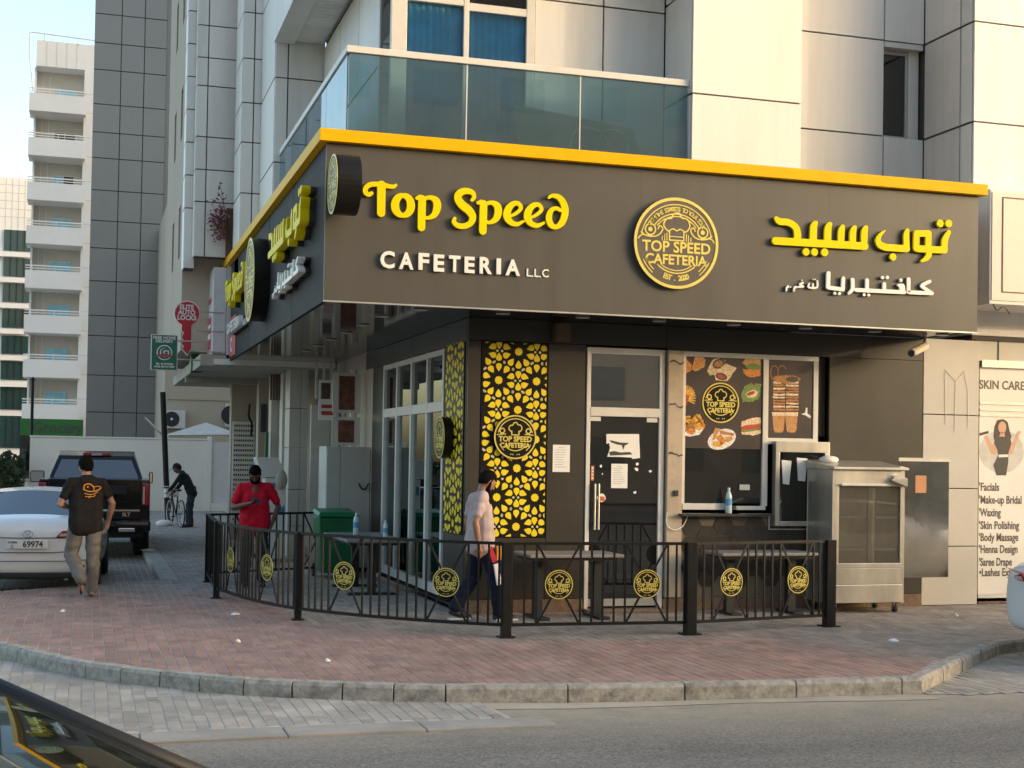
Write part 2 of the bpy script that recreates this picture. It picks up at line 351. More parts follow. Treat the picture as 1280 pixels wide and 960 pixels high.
PAVE = KIN + K2IN[1:] + [(20, 1.2), (14, 1.2), (1.9, 1.2), (1.9, 31), (-1.06, 31), (-1.06, 6.2), (-1.2, 6.12), (-3.44, 4.6), (-8.4, 6.4)]
def pip(poly, X, Y):
    ins = np.zeros(X.shape, bool); n = len(poly)
    for i in range(n):
        x1, y1 = poly[i]; x2, y2 = poly[(i+1) % n]
        if y1 == y2: continue
        c = ((y1 > Y) != (y2 > Y)) & (X < (x2-x1)*(Y-y1)/(y2-y1)+x1); ins ^= c
    return ins
def paver_field(parent_name, poly, base_z, colfn, bl, bw, nind, pname, base_mat='joint_sand', xr=None, yr=None, thick=.0065, off=(0, 0)):
    base = sheet(parent_name, poly, base_z-thick+.002, base_mat)
    xs = [p[0] for p in poly]; ys = [p[1] for p in poly]
    xr = xr or (min(xs), max(xs)); yr = yr or (min(ys), max(ys))
    ci = np.arange(int((xr[1]-xr[0])/bw)); rj = np.arange(int((yr[1]-yr[0])/bl)+1)
    I, J = np.meshgrid(ci, rj, indexing='ij')
    CX = xr[0]+off[0]+(I+.5)*bw; CY = yr[0]+off[1]+(J+.5)*bl+(I % 2)*bl/2
    CX, CY = CX.ravel(), CY.ravel()
    ok = pip(poly, CX, CY)
    P = np.stack([CX, CY, np.full(CX.shape, base_z)], 1); d = P-CAM; zz = d@_fw
    px = 640+F_PX*(d@_rt)/zz; py = PY-F_PX*(d@_up)/zz
    ok &= (zz > 2) & (px > -90) & (px < 1370) & (py < 1040)
    CX, CY, zz, px, py = CX[ok], CY[ok], zz[ok], px[ok], py[ok]
    n = len(CX); g = .0042; hx, hy = bw/2-g, bl/2-g; c = .0025
    cols = np.array([colfn(x, y) for x, y in zip(CX, CY)])
    dz = rng.normal(0, .0012, n); tx = rng.normal(0, .006, n); ty = rng.normal(0, .004, n)
    T = np.array([(-hx+c, -hy+c, 0), (hx-c, -hy+c, 0), (hx-c, hy-c, 0), (-hx+c, hy-c, 0), (-hx, -hy, -c), (hx, -hy, -c), (hx, hy, -c), (-hx, hy, -c), (-hx, -hy, -thick), (hx, -hy, -thick), (hx, hy, -thick), (-hx, hy, -thick)])
    Fq = [(0, 1, 2, 3), (0, 4, 5, 1), (1, 5, 6, 2), (2, 6, 7, 3), (3, 7, 4, 0), (4, 8, 9, 5), (5, 9, 10, 6), (6, 10, 11, 7), (7, 11, 8, 4)]
    V = T[None]+np.stack([CX, CY, base_z+dz], 1)[:, None]; V[:, :, 2] += T[None, :, 0]*tx[:, None]+T[None, :, 1]*ty[:, None]
    vis = (px > 0) & (px < 1280) & (py < 960); order = np.argsort(np.where(vis, zz, 1e6)); ind = set(order[:nind].tolist())
    def make(idx, name):
        me = bpy.data.meshes.new(name); k = len(idx)
        me.from_pydata(V[idx].reshape(-1, 3).tolist(), [], [tuple(a+12*i for a in f) for i in range(k) for f in Fq])
        at = me.attributes.new('pcol', 'FLOAT_COLOR', 'POINT'); cc = np.ones((k, 12, 4)); cc[:, :, :3] = cols[idx][:, None]; at.data.foreach_set('color', cc.ravel())
        me.materials.append(M['paver']); return me
    for i in order[:nind]: link(pname, make(np.array([i]), pname), None, base)
    rest = np.array([i for i in range(n) if i not in ind])
    if len(rest): setp(link(pname+'_field', make(rest, pname+'_field'), None, base), kind='stuff')
    return base
def sst(a, b, x): t = min(1, max(0, (x-a)/(b-a))); return t*t*(3-2*t)
def pave_col(x, y):
    k = 1
    if x > 1.784: k = 1-sst(-1.9, -1.0, y)                       # red band between kerb and fence, grey pavers under the fence line
    elif x > -.1: k = 1-sst(-1.9, -.9, y-1.0*(1.784-x))
    else: k = 1-sst(3.0, 5.2, y+.6*(x+1))
    k *= 1-sst(4.6, 6.4, x+.35*(y+4))
    if y > 5.4: k = 0
    k = min(1, max(0, k*.92+rng.normal(0, .05)))
    red = np.array((.315, .188, .150)); gr = np.array((.285, .240, .198))
    return (gr+(red-gr)*k)*(1+rng.normal(0, .085))
def grey_col(x, y): return np.array((.37, .335, .285))*(1+rng.normal(0, .10))
paver_field('pavement', PAVE, 0, pave_col, .2, .1, 300, 'paver', xr=(-6, 14), yr=(-4.5, 31))
# grey paver strip in the lay-by at the lower left, then a flat concrete edging, then asphalt
EDGE_Y = -4.72
GUT = [(-9, EDGE_Y)] + [(.75, EDGE_Y)] + [q for q in inset(KERB, .03)[::-1] if q[0] < .75 and q[1] > EDGE_Y+.1]
GUT[-1:] = [(-8.7, 6)]
paver_field('lay_by', GUT, ROADZ+.006, grey_col, .2, .1, 260, 'grey_paver', xr=(-6, 1), yr=(-4.72, 4))
eg = MB(); x = -9.0; ed = bpy.data.objects.new('edging', None)
edge = sheet('edging_strip', [(-9, EDGE_Y-.36), (1.0, EDGE_Y-.33), (1.0, EDGE_Y-.012), (-9, EDGE_Y-.012)], ROADZ, 'gutter_dust')
bpy.data.objects.remove(ed)
for i in range(10):
    part('edging_stone', MB().box(-9+i, -9+i+.988, EDGE_Y-.335, EDGE_Y-.012, ROADZ-.03, ROADZ+.013+.002*(i % 3)), 'edging', edge, bevel=.006)
# sandy concrete gutter along the front kerb
gp = [q for q in inset(KERB, -.01) if q[0] > .6]; gq = [(x, y-.23-.05*math.sin(x*1.7)) for x, y in gp]
sheet('gutter', gp + gq[::-1], ROADZ, 'gutter_dust')
BAY = inset(KERB2, .02) + [(20, -4.45), (4.9, -4.45)]
paver_field('parking_bay', BAY, ROADZ+.006, grey_col, .2, .1, 60, 'bay_paver', xr=(4.5, 12), yr=(-4.5, -1.9))
LPARK = [(-20, 6.5), (-8.4, 6.3), (-3.44, 4.48), (-1.34, 6.0), (-1.34, 31.2), (-20, 31.2)]
paver_field('side_street', LPARK, PARKZ, lambda x, y: np.array((.225, .198, .170))*(1+rng.normal(0, .1)), .2, .1, 0, 'street_paver', xr=(-4.6, -1.2), yr=(4.4, 31), thick=.0065)

def kerb_run(name, poly, lens, z1=0, z0=ROADZ-.05, w=.13, label=None):
    root = bpy.data.objects.new(name, None); COL.objects.link(root); root['kind'] = 'structure'; WM[root.name] = Matrix.Identity(4)
    P = catmull(poly, 8) if len(poly) > 4 else [np.array(q, float) for q in poly]
    cum = [0]
    for a, b in zip(P[:-1], P[1:]): cum.append(cum[-1]+np.linalg.norm(b-a))
    def at(s):
        s = min(max(s, 0), cum[-1]); i = min(int(np.searchsorted(cum, s)), len(P)-1); i = max(i, 1)
        t = (s-cum[i-1])/(cum[i]-cum[i-1]+1e-9); return P[i-1]+(P[i]-P[i-1])*t
    s = 0; k = 0
    while s < cum[-1]-.05:
        L = lens(at(s)); e = min(s+L, cum[-1]); a, b = at(s+.006), at(e-.006); t = (b-a)/np.linalg.norm(b-a); n = np.array((-t[1], t[0]))
        ja = rng.normal(0, .004, 4); prof = [(0, z0), (0, z1-.022), (.022, z1+.008), (w, z1+.007), (w, z0)]
        vs = [(*(q+n*(u+j)), z+j2) for q, j, j2 in ((a, ja[0], ja[2]*.6), (b, ja[1], ja[3]*.6)) for u, z in prof]
        m = MB().add(vs, [(0, 1, 2, 3, 4), (9, 8, 7, 6, 5)]+[(i, i+5, (i+1) % 5+5, (i+1) % 5) for i in range(5)])
        part('kerb_stone', m, 'kerb', root, bevel=.006); s = e; k += 1
    return root
kerb_run('kerb', KERB, lambda q: .42 if q[0] < .4 else 1.0)
kerb_run('kerb_corner', KERB2, lambda q: .75)
kerb_run('side_kerb', [(-1.34, 31), (-1.34, 6.1)][::-1], lambda q: 1.0, z0=PARKZ-.05, w=.13) if False else None
lk = bpy.data.objects.new('side_kerb', None); COL.objects.link(lk); lk['kind'] = 'structure'; WM[lk.name] = Matrix.Identity(4)
for i in range(25):
    part('kerb_stone', MB().box(-1.33, -1.07, 6.15+i, 6.15+i+.985, -.2, .004+.003*(i % 2)), 'kerb', lk, bevel=.012)
# concrete apron under the curved fence
mat('apron', (.36, .33, .285), .85, 0, .1, 2, .2, 60, dirt=.4, dirtcol=(.25, .225, .19))
# ================================================================ MAIN BUILDING (cladding panels, balcony, left bays)
FY = 1.137          # front wall plane of the shop and of the piers above
main = thing('apartment_building', 'beige metal clad apartment block rising above the dark cafeteria on the corner', 'building', (4, 6, 0))
MZ0, MZ1 = 3.55, 14.0
def panels_front(x0, x1, y, zs, xs=None, th=.03, j=.02, parent=main, mt='cladding', name='cladding_panel'):
    xs = [x0]+list(xs or [])+[x1]
    for a, b in zip(xs[:-1], xs[1:]):
        for z0, z1 in zip(zs[:-1], zs[1:]):
            part(name, MB().box(a+j/2, b-j/2, y, y+th, z0+j/2, z1-j/2), mt, parent, bevel=.004)
def panels_left(x, y0, y1, zs, ys=None, th=.03, j=.03, parent=main, mt='cladding', name='cladding_panel'):
    ys = [y0]+list(ys or [])+[y1]
    for a, b in zip(ys[:-1], ys[1:]):
        for z0, z1 in zip(zs[:-1], zs[1:]):
            part(name, MB().box(x, x+th, a+j/2, b-j/2, z0+j/2, z1-j/2), mt, parent, bevel=.004)
ZF = [3.6, 5.12, 6.49, 7.85, 9.2, 10.6, 12.0, 14.0]
def core(x0, x1, y0, y1, z0=MZ0, z1=MZ1): part('wall', MB().box(x0, x1, y0, y1, z0, z1), 'cladding_back', main)
# pier A (sunlit), recess with narrow window, pier B
core(4.785+.025, 6.33-.025, FY+.025, 2.4); panels_front(4.785, 6.33, FY, ZF); panels_left(4.785, FY+.032, 2.02, ZF, th=.026)
core(6.36, 8.255, 2.335, 8); panels_front(6.30, 8.26, 2.303, ZF)
core(8.255, 8.93, 2.60, 8)
for z0, z1 in ((3.6, 5.12), (5.12, 6.49), (7.85, 9.2), (9.2, 10.6)): part('cladding_panel', MB().box(8.268, 8.90, 2.303, 2.36, z0+.008, z1-.008), 'cladding', main, bevel=.004)
core(8.94, 40, FY+.025, 8)
PBX = [10.4, 12.0, 13.6, 15.2, 16.8]
panels_front(8.908, 18.4, FY, ZF, PBX); panels_left(8.908, FY+.032, 2.303, ZF, [1.44], th=.026)
part('wall', MB().box(18.4, 40, FY+.01, FY+.03, 3.6, MZ1), 'cladding', main)
w = part('window', MB().box(8.262, 8.905, 2.56, 2.60, 6.49, 7.85), 'room_dark', main)
fr = MB(); fr.box(8.27, 8.30, 2.46, 2.52, 6.5, 7.76).box(8.70, 8.735, 2.46, 2.52, 6.5, 7.76).box(8.30, 8.70, 2.46, 2.52, 7.71, 7.76).box(8.30, 8.70, 2.46, 2.52, 6.5, 6.545)
part('window_frame', fr, 'frame_alu', w)
part('pane', MB().box(8.30, 8.70, 2.485, 2.491, 6.545, 7.71), 'glass_dark', w)
part('window_reveal', MB().box(8.74, 8.904, 2.44, 2.55, 6.5, 7.84), 'cladding', w); part('lintel', MB().box(8.27, 8.90, 2.32, 2.56, 7.77, 7.845), 'cladding', w)
# room behind the balcony
core(1.13, 4.785, 2.6, 7.2); core(2.99, 4.785, 2.06, 2.6)
panels_front(2.975, 4.785, 2.021, [5.3, 7.76, 9.2], [3.918])
bw = thing('balcony_window', 'tall sliding balcony window with pale frame and blue curtains above the yellow fascia edge', 'window', (2, 2.0, 5.5))
fm = MB()
for a, b in ((1.10, 1.30), (2.03, 2.10), (2.86, 2.97)): fm.box(a, b, 1.99, 2.07, 5.5, 8.05)
fm.box(1.30, 2.03, 1.995, 2.065, 7.55, 7.63).box(2.10, 2.86, 1.995, 2.065, 7.50, 7.60).box(1.30, 2.03, 1.995, 2.065, 5.5, 5.58).box(2.10, 2.86, 1.995, 2.065, 5.5, 5.58).box(1.1, 2.97, 2.0, 2.07, 8.05, 8.15)
part('window_frame', fm, 'frame_white', bw, bevel=.006)
for a, b in ((1.30, 2.03), (2.10, 2.86)):
    pn = part('pane', MB().box(a, b, 2.03, 2.036, 5.58, 7.52), 'glass_blue', bw)
    cm = MB(); n = 40; vs = []
    for i in range(n+1):
        u = a+(b-a)*i/n; yy = 2.13+.03*math.sin(i*1.35+rng.random()*.5)+.012*math.sin(i*3.1)
        vs += [(u, yy, 5.55), (u, yy, 7.6)]
    cm.add(vs, [(2*i, 2*i+2, 2*i+3, 2*i+1) for i in range(n)]); cm.smooth = True
    part('curtain', cm, 'curtain_blue', bw)
    part('upper_pane', MB().box(a, b, 2.03, 2.036, 7.62, 8.05), 'glass_dark', bw)
# left wall of that room, with a dark glazed strip at the corner
part('corner_pane', MB().box(1.12, 1.126, 2.09, 2.75, 5.5, 8.1), 'glass_dark', main); part('corner_dark', MB().box(1.19, 1.2, 2.09, 2.78, 5.5, 8.1), 'room_dark', main)
part('corner_frame', MB().box(1.10, 1.16, 2.72, 2.80, 5.5, 8.1), 'frame_white', main)
panels_left(1.10, 2.80, 7.2, [5.3, 6.9, 8.38], [4.2, 5.7])
# balcony: slab, glass balustrade, handrail, slab of the storey above
bal = thing('balcony', 'glass fronted balcony with pale handrail above the dark fascia sign', 'balcony', (2.6, 3, 5.3))
part('slab', MB().box(.46, 4.78, 1.26, 7.2, 5.2, 5.48), 'cladding', bal)
XJ = [.44, 1.88, 3.33, 4.775]
for a, b in zip(XJ[:-1], XJ[1:]): part('glass_panel', MB().box(a+.008, b-.008, 1.23, 1.242, 5.16, 6.585), 'glass_balcony', bal)
YJ = [1.25, 2.75, 4.25, 5.75, 7.22]
for a, b in zip(YJ[:-1], YJ[1:]): part('glass_panel', MB().box(.43, .442, a+.008, b-.008, 5.16, 6.585), 'glass_balcony', bal)
for x in XJ[1:3]: part('glass_joint', MB().box(x-.007, x+.007, 1.226, 1.246, 5.16, 6.585), 'frame_white', bal)
part('handrail', MB().box(.41, 4.78, 1.20, 1.27, 6.587, 6.667), 'frame_white', bal, bevel=.006); part('handrail', MB().box(.41, .47, 1.272, 7.22, 6.587, 6.667), 'frame_white', bal, bevel=.006)
up = thing('upper_balcony', 'underside of the next balcony up with slatted ceiling at the top edge', 'balcony', (2.6, 4, 8.4))
part('slab', MB().box(.33, 4.78, 1.2, 7.2, 8.46, 8.9), 'cladding', up)
part('edge_beam', MB().box(.30, .62, 1.2, 7.22, 8.39, 9.1), 'cladding', up)
for i in range(38): part('ceiling_slat', MB().box(.64, 1.08, 1.5+i*.15, 1.5+i*.15+.135, 8.43, 8.457), 'cladding', up)
# objects on the balcony seen through the glass
tb = thing('leaning_table', 'folded grey table leaning behind the balcony glass', 'table', (3.6, 1.6, 5.48))
part('top', MB().prism([(2.72, 5.5), (4.35, 5.5), (4.2, 6.10), (2.6, 6.28)], lambda u, v, d: (u, 1.55+d+(v-5.5)*.15, v), 0, .05), 'concrete', tb)
for k in (0, 1): part('leg', MB().tube(catmull([(3.3+.3*k, 1.48, 5.55), (3.35+.35*k, 1.45, 5.95), (3.7+.3*k, 1.45, 5.95), (3.9+.2*k, 1.48, 5.55)], 5), .02), 'frame_alu', tb)

# left side bays stepping out: front faces F, left faces L
def bay(xl, xr, y, zj, ydeep, xs=None, zb=4.9):
    zj = [zb]+[q for q in zj if q > zb+.2]; core(xl+.02, xr, y+.025, ydeep, zb+.02); panels_front(xl, xr, y, zj, xs); panels_left(xl, y+.032, ydeep, zj, th=.024)
zz = lambda *a: [3.6]+list(a)+[14]
bay(.326, 1.12, 7.234, zz(5.1, 6.49, 7.84, 9.4, 11, 12.5), 9.05, [.534])
bay(.002, .42, 9.051, zz(5.1, 6.3, 7.17, 7.85, 8.61, 9.40, 10.5, 12), 10.17, [.20])
bay(-.653, .10, 10.5, zz(5.3, 6.36, 6.94, 7.53, 8.45, 8.96, 9.54, 10.6, 12), 10.9, [-.46], 5.37)
bay(-.80, -.6, 10.9, zz(5.3, 6.3, 6.9, 7.5, 8.1, 8.7, 9.3, 9.9, 11, 12.5), 11.47, None, 5.2)
# long plain left wall further back with dark window recesses
lw = thing('side_wing', 'plain beige rear wing of the apartment block with dark slanted window recesses', 'building', (0, 15, 0))
for a, b in ((11.5, 12.3), (12.9, 14.4), (15.0, 17.3)): part('wall', MB().box(-.78, 1.5, a, b, 3.75, 14), 'plaster_beige', lw)
for y0, y1 in ((12.3, 12.9), (14.4, 15.0)):
    zlist = [3.75, 5.6, 6.6, 7.9, 8.9, 10.2, 11.2, 12.6, 14]
    for k in range(0, 8, 2): part('spandrel', MB().box(-.78, 1.5, y0+.003, y1-.003, zlist[k], zlist[k+1]), 'plaster_beige', lw)
    for k in range(1, 7, 2): part('window', MB().box(-.45, -.40, y0+.003, y1-.003, zlist[k], zlist[k+1]), 'room_dark', lw)

# ================================================================ CAFETERIA GROUND FLOOR
shop = thing('cafeteria', 'dark clad corner cafeteria with white framed windows under the big fascia sign', 'shop', (5, 4, 0))
WZ1 = 3.533
def wp(x0, x1, z0, z1, name='wall_panel', y=FY, th=.05): part(name, MB().box(x0+.003, x1-.003, y, y+th, z0+.003, z1-.003), 'wall_dark', shop)
wp(1.93, 2.09, .16, 3.26); wp(2.09, 2.94, .16, .90); wp(2.09, 2.94, .90, 3.26, y=FY+.012); wp(2.94, 3.425, .16, 3.26); wp(1.93, 4.49, 3.26, WZ1); wp(4.49, 8.17, 3.235, WZ1, th=.045)
wp(6.78, 8.17, .16, 3.235); wp(6.62, 6.78, 2.2, 3.235, y=FY+.10)
part('skirting', MB().box(1.95, 3.42, FY-.02, FY+.04, 0, .157), 'granite', shop); part('skirting', MB().box(4.48, 8.17, FY-.02, FY+.04, 0, .157), 'granite', shop)
part('door_step', MB().box(3.42, 4.48, FY-.30, FY+.06, 0, .035), 'granite', shop, bevel=.005)
part('column', MB().box(4.492, 4.703, FY-.06, FY+.09, .16, 3.233), 'column_plaster', shop, bevel=.01)
for z in (3.10, 2.55, 1.95):
    rm = MB()
    k = [(4.51+.19*i/7, z+.02*math.sin(i*.9)+rng.normal(0, .008)) for i in range(8)]
    rm.prism(k+[(x, z2-.014-rng.random()*.014) for x, z2 in k[::-1]], lambda u, v, d: (u, FY-.0615+d, v), -.001, .001)
    part('crack', rm, 'ink', shop)
# dark room behind the glass
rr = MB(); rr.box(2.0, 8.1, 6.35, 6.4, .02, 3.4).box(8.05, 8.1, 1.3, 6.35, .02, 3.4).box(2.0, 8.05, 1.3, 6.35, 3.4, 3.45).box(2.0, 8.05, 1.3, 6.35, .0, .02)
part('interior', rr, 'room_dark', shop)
mat('counter_wood', (.20, .12, .05), .5, 0, .2, 10); mat('mustard', (.10, .075, .02), .6)
part('counter', MB().box(2.9, 3.5, 2.6, 5.6, .02, 1.05), 'counter_wood', shop, bevel=.01); part('back_shelf', MB().box(4.0, 6.5, 5.6, 6.2, .5, 1.3), 'mustard', shop)
# entrance door
door = part('entrance_door', MB().box(3.438, 3.49, FY-.015, FY+.06, .035, 3.235).box(4.40, 4.47, FY-.015, FY+.06, .035, 3.235).box(3.49, 4.40, FY-.015, FY+.06, 3.16, 3.235).box(3.49, 4.40, FY-.02, FY+.065, 2.39, 2.50), 'frame_white', shop, bevel=.004)
glass('glass_door', (.10, .105, .10), .07, .01, .035, (.35, .34, .31)); glass('glass_transom', (.10, .11, .11), .30, .01, .05, (.4, .38, .34))
part('transom_pane', MB().box(3.49, 4.40, FY+.015, FY+.023, 2.50, 3.16), 'glass_transom', door); part('door_pane', MB().box(3.495, 4.395, FY+.012, FY+.022, .06, 2.385), 'glass_door', door)
part('door_rail', MB().box(3.50, 4.39, FY+.0, FY+.011, .06, .15), 'frame_alu', door)
for x in (3.55, 3.60): part('handle', MB().tube([(x, FY-.05, 1.0), (x, FY-.05, 1.56)], .012), 'frame_alu', door)
part('hinge_patch', MB().box(3.50, 3.63, FY-.0, FY+.011, 2.33, 2.383), 'frame_white', door); part('hinge_patch', MB().box(4.24, 4.38, FY, FY+.011, 2.33, 2.383), 'frame_white', door)
# hexagonal tiles below the window, grout sheet behind them
part('tile_backing', MB().box(4.705, 6.78, FY-.002, FY+.03, .16, 1.20), 'grout', shop)
hexm = MB(); hr = .148; hexm.prism([((hr-.004)*math.cos(R(60*i)), (hr-.004)*math.sin(R(60*i))) for i in range(6)], lambda u, v, d: (u, v, d), 0, .008); hexme = hexm.mesh('hexagonal_tile'); hexme.materials.append(M['tile_dark'])
for i in range(10):
    for j in range(5):
        x = 4.705+.15+i*hr*1.5; z = 1.05-j*hr*1.732-(i % 2)*hr*.866
        if x+hr > 6.78 or z-hr < .15 or z+hr*.87 > 1.2: continue
        inst('hexagonal_tile', hexme, shop, frontM(x, z, FY-.004))
# big window: frame, printed film above, dark glass below, sill
win = part('display_window', MB().box(4.712, 4.76, FY+.0, FY+.05, 1.33, 3.17).box(4.712, 6.62, FY-.005, FY+.055, 3.17, 3.232).box(5.83, 5.905, FY-.006, FY+.05, 1.30, 3.17).box(6.55, 6.62, FY, FY+.05, 2.17, 3.17).box(5.905, 6.62, FY-.004, FY+.051, 2.09, 2.17), 'frame_white', shop, bevel=.004)
part('window_pane', MB().box(4.76, 5.83, FY+.03, FY+.036, 1.33, 2.02), 'glass_door', win); part('window_sill', MB().box(4.712, 5.35, FY-.05, FY+.049, 1.25, 1.329).box(5.45, 5.86, FY-.05, FY+.049, 1.25, 1.299), 'frame_white', win, bevel=.004)
mat('film_brown', (.050, .037, .036), .35, 0, .12, 3)
film = part('printed_film', MB().box(4.76, 5.83, FY+.012, FY+.03, 2.02, 3.17), 'film_brown', win); film2 = part('printed_film', MB().box(5.905, 6.55, FY+.012, FY+.03, 2.17, 3.17), 'film_brown', win)
# conduit, sockets
wc = MB().box(4.64, 4.655, FY-.03, FY-.012, 1.19, 1.36).box(4.655, 5.35, FY-.03, FY-.012, 1.19, 1.205).box(5.5, 5.93, FY-.03, FY-.012, 1.19, 1.205).box(5.918, 5.93, FY-.03, FY-.012, 1.0, 1.19).box(5.93, 6.62, FY-.03, FY-.012, 1.0, 1.012)
part('cable_duct', wc, 'frame_white', shop); part('socket', MB().box(4.585, 4.64, FY-.085, FY-.061, 1.42, 1.49), 'plastic_black', shop)
part('switch', MB().box(5.52, 5.66, FY+.0, FY+.012, 1.50, 1.57), 'frame_white', shop)
cb = MB().tube(catmull([(4.5, FY-.07, 1.22), (4.49, FY-.08, 1.08), (4.58, FY-.08, 1.0), (4.72, FY-.06, 1.05), (4.80, FY-.04, 1.2)], 6), .006, 6); part('loose_cable', cb, 'paper', shop)
# service hatch with stainless frame
sv = part('service_hatch', MB().box(5.97, 6.74, FY-.10, FY-.0, 1.99, 2.13).box(5.97, 6.03, FY-.10, FY, 1.05, 1.99).box(6.67, 6.74, FY-.10, FY, 1.05, 1.99).box(6.03, 6.67, FY-.10, FY, 1.05, 1.11), 'steel', shop, bevel=.006)
part('hatch_pane', MB().box(6.03, 6.67, FY-.06, FY-.053, 1.11, 1.99), 'glass_dark', sv)
part('hatch_back', MB().box(6.03, 6.67, FY-.008, FY-.004, 1.11, 1.99), 'tile_dark', sv)
for z in (1.33, 1.62): part('hatch_shelf', MB().box(6.03, 6.67, FY-.05, FY-.01, z, z+.03), 'steel', sv)
# left wall, plane X=1.93
def wl(y0, y1, z0, z1): part('wall_panel', MB().box(1.93, 1.98, y0+.003, y1-.003, z0+.003, z1-.003), 'wall_dark', shop)
wl(FY+.055, 1.25, .16, WZ1); wl(1.25, 2.2, .16, .92); wl(1.25, 7.5, 3.25, WZ1); wl(5.98, 6.9, .16, 3.25); wl(1.25, 2.2, .92, 3.25)
gw = MB()
YS = [2.24, 3.12, 4.06, 5.0, 5.92]
for i, y in enumerate(YS): gw.box(1.90, 2.0, y-.04, y+.04, .1, 3.24)
for a, b in zip(YS[:-1], YS[1:]):
    gw.box(1.905, 1.99, a+.04, b-.04, 3.16, 3.235).box(1.905, 1.99, a+.04, b-.04, 2.44, 2.57).box(1.905, 1.99, a+.04, b-.04, .1, .22)
lwin = part('side_window', gw, 'frame_white', shop, bevel=.004)
for a, b in zip(YS[:-1], YS[1:]):
    for z0, z1 in ((2.57, 3.16), (.22, 2.44)): part('pane', MB().box(1.945, 1.951, a+.04, b-.04, z0, z1), 'glass_dark' if z0 > 1 else 'glass_clear', lwin)
# soffit under the sign: polished dark panels with round downlights
so = thing('shop_soffit', 'polished black canopy ceiling with round downlights under the fascia sign', 'ceiling', (3, .6, 3.5))
part('ceiling_panel', MB().box(.05, 8.15, .05, FY-.003, 3.535, 3.56), 'soffit', so); part('ceiling_panel', MB().box(.05, 1.92, FY+.003, 10.2, 3.535, 3.56), 'soffit', so)
mat('lamp_lens', (.5, .49, .46), .3, 0, .03)
dlm = MB().lathe([(.075, 0), (.085, -.004), (.085, -.012), (.066, -.014)], n=20).mesh('downlight'); dlm.materials.append(M['lamp_lens'])
for x, y in [(1.2+i*.98, .55) for i in range(8)]+[(.95, 1.5+i*1.2) for i in range(6)]: inst('downlight', dlm, so, Matrix.Translation((x, y, 3.533)))
# white tiled pillar right of the cafeteria and the salon beyond
pil = thing('tiled_pillar', 'cream panelled pillar between the cafeteria and the salon poster', 'pillar', (8.6, 1.2, 0))
panels_front(8.175, 9.04, FY, [.0, .78, 1.55, 2.53, 3.54], None, .05, .012, pil, 'tile_white', 'panel'); part('backing', MB().box(8.18, 9.03, FY+.05, 1.6, 0, 3.54), 'cladding_back', pil)
part('panel', MB().box(9.046, 12, FY+.06, FY+.12, onY(1250, 452, FY+.06)[2], 3.56), 'tile_white', pil)
part('panel', MB().box(9.37, 9.385, FY+.052, FY+.06, 3.26, 3.56), 'cladding_back', pil)
sc = MB()
for pts in ([(8.50, 3.10), (8.52, 2.4)], [(8.50, 3.13), (8.67, 2.98), (8.66, 2.30)], [(8.67, 2.98), (8.80, 3.12), (8.86, 2.85), (8.87, 2.35)]): sc.tube([(x, FY-.006, z) for x, z in pts], .003, 5)
part('loose_wire', sc, 'paper', pil)
# light band on the ground floor behind, so the block stands on something
part('wall', MB().box(9.05, 40, 1.6, 8, 0, 3.56), 'tile_white', pil)
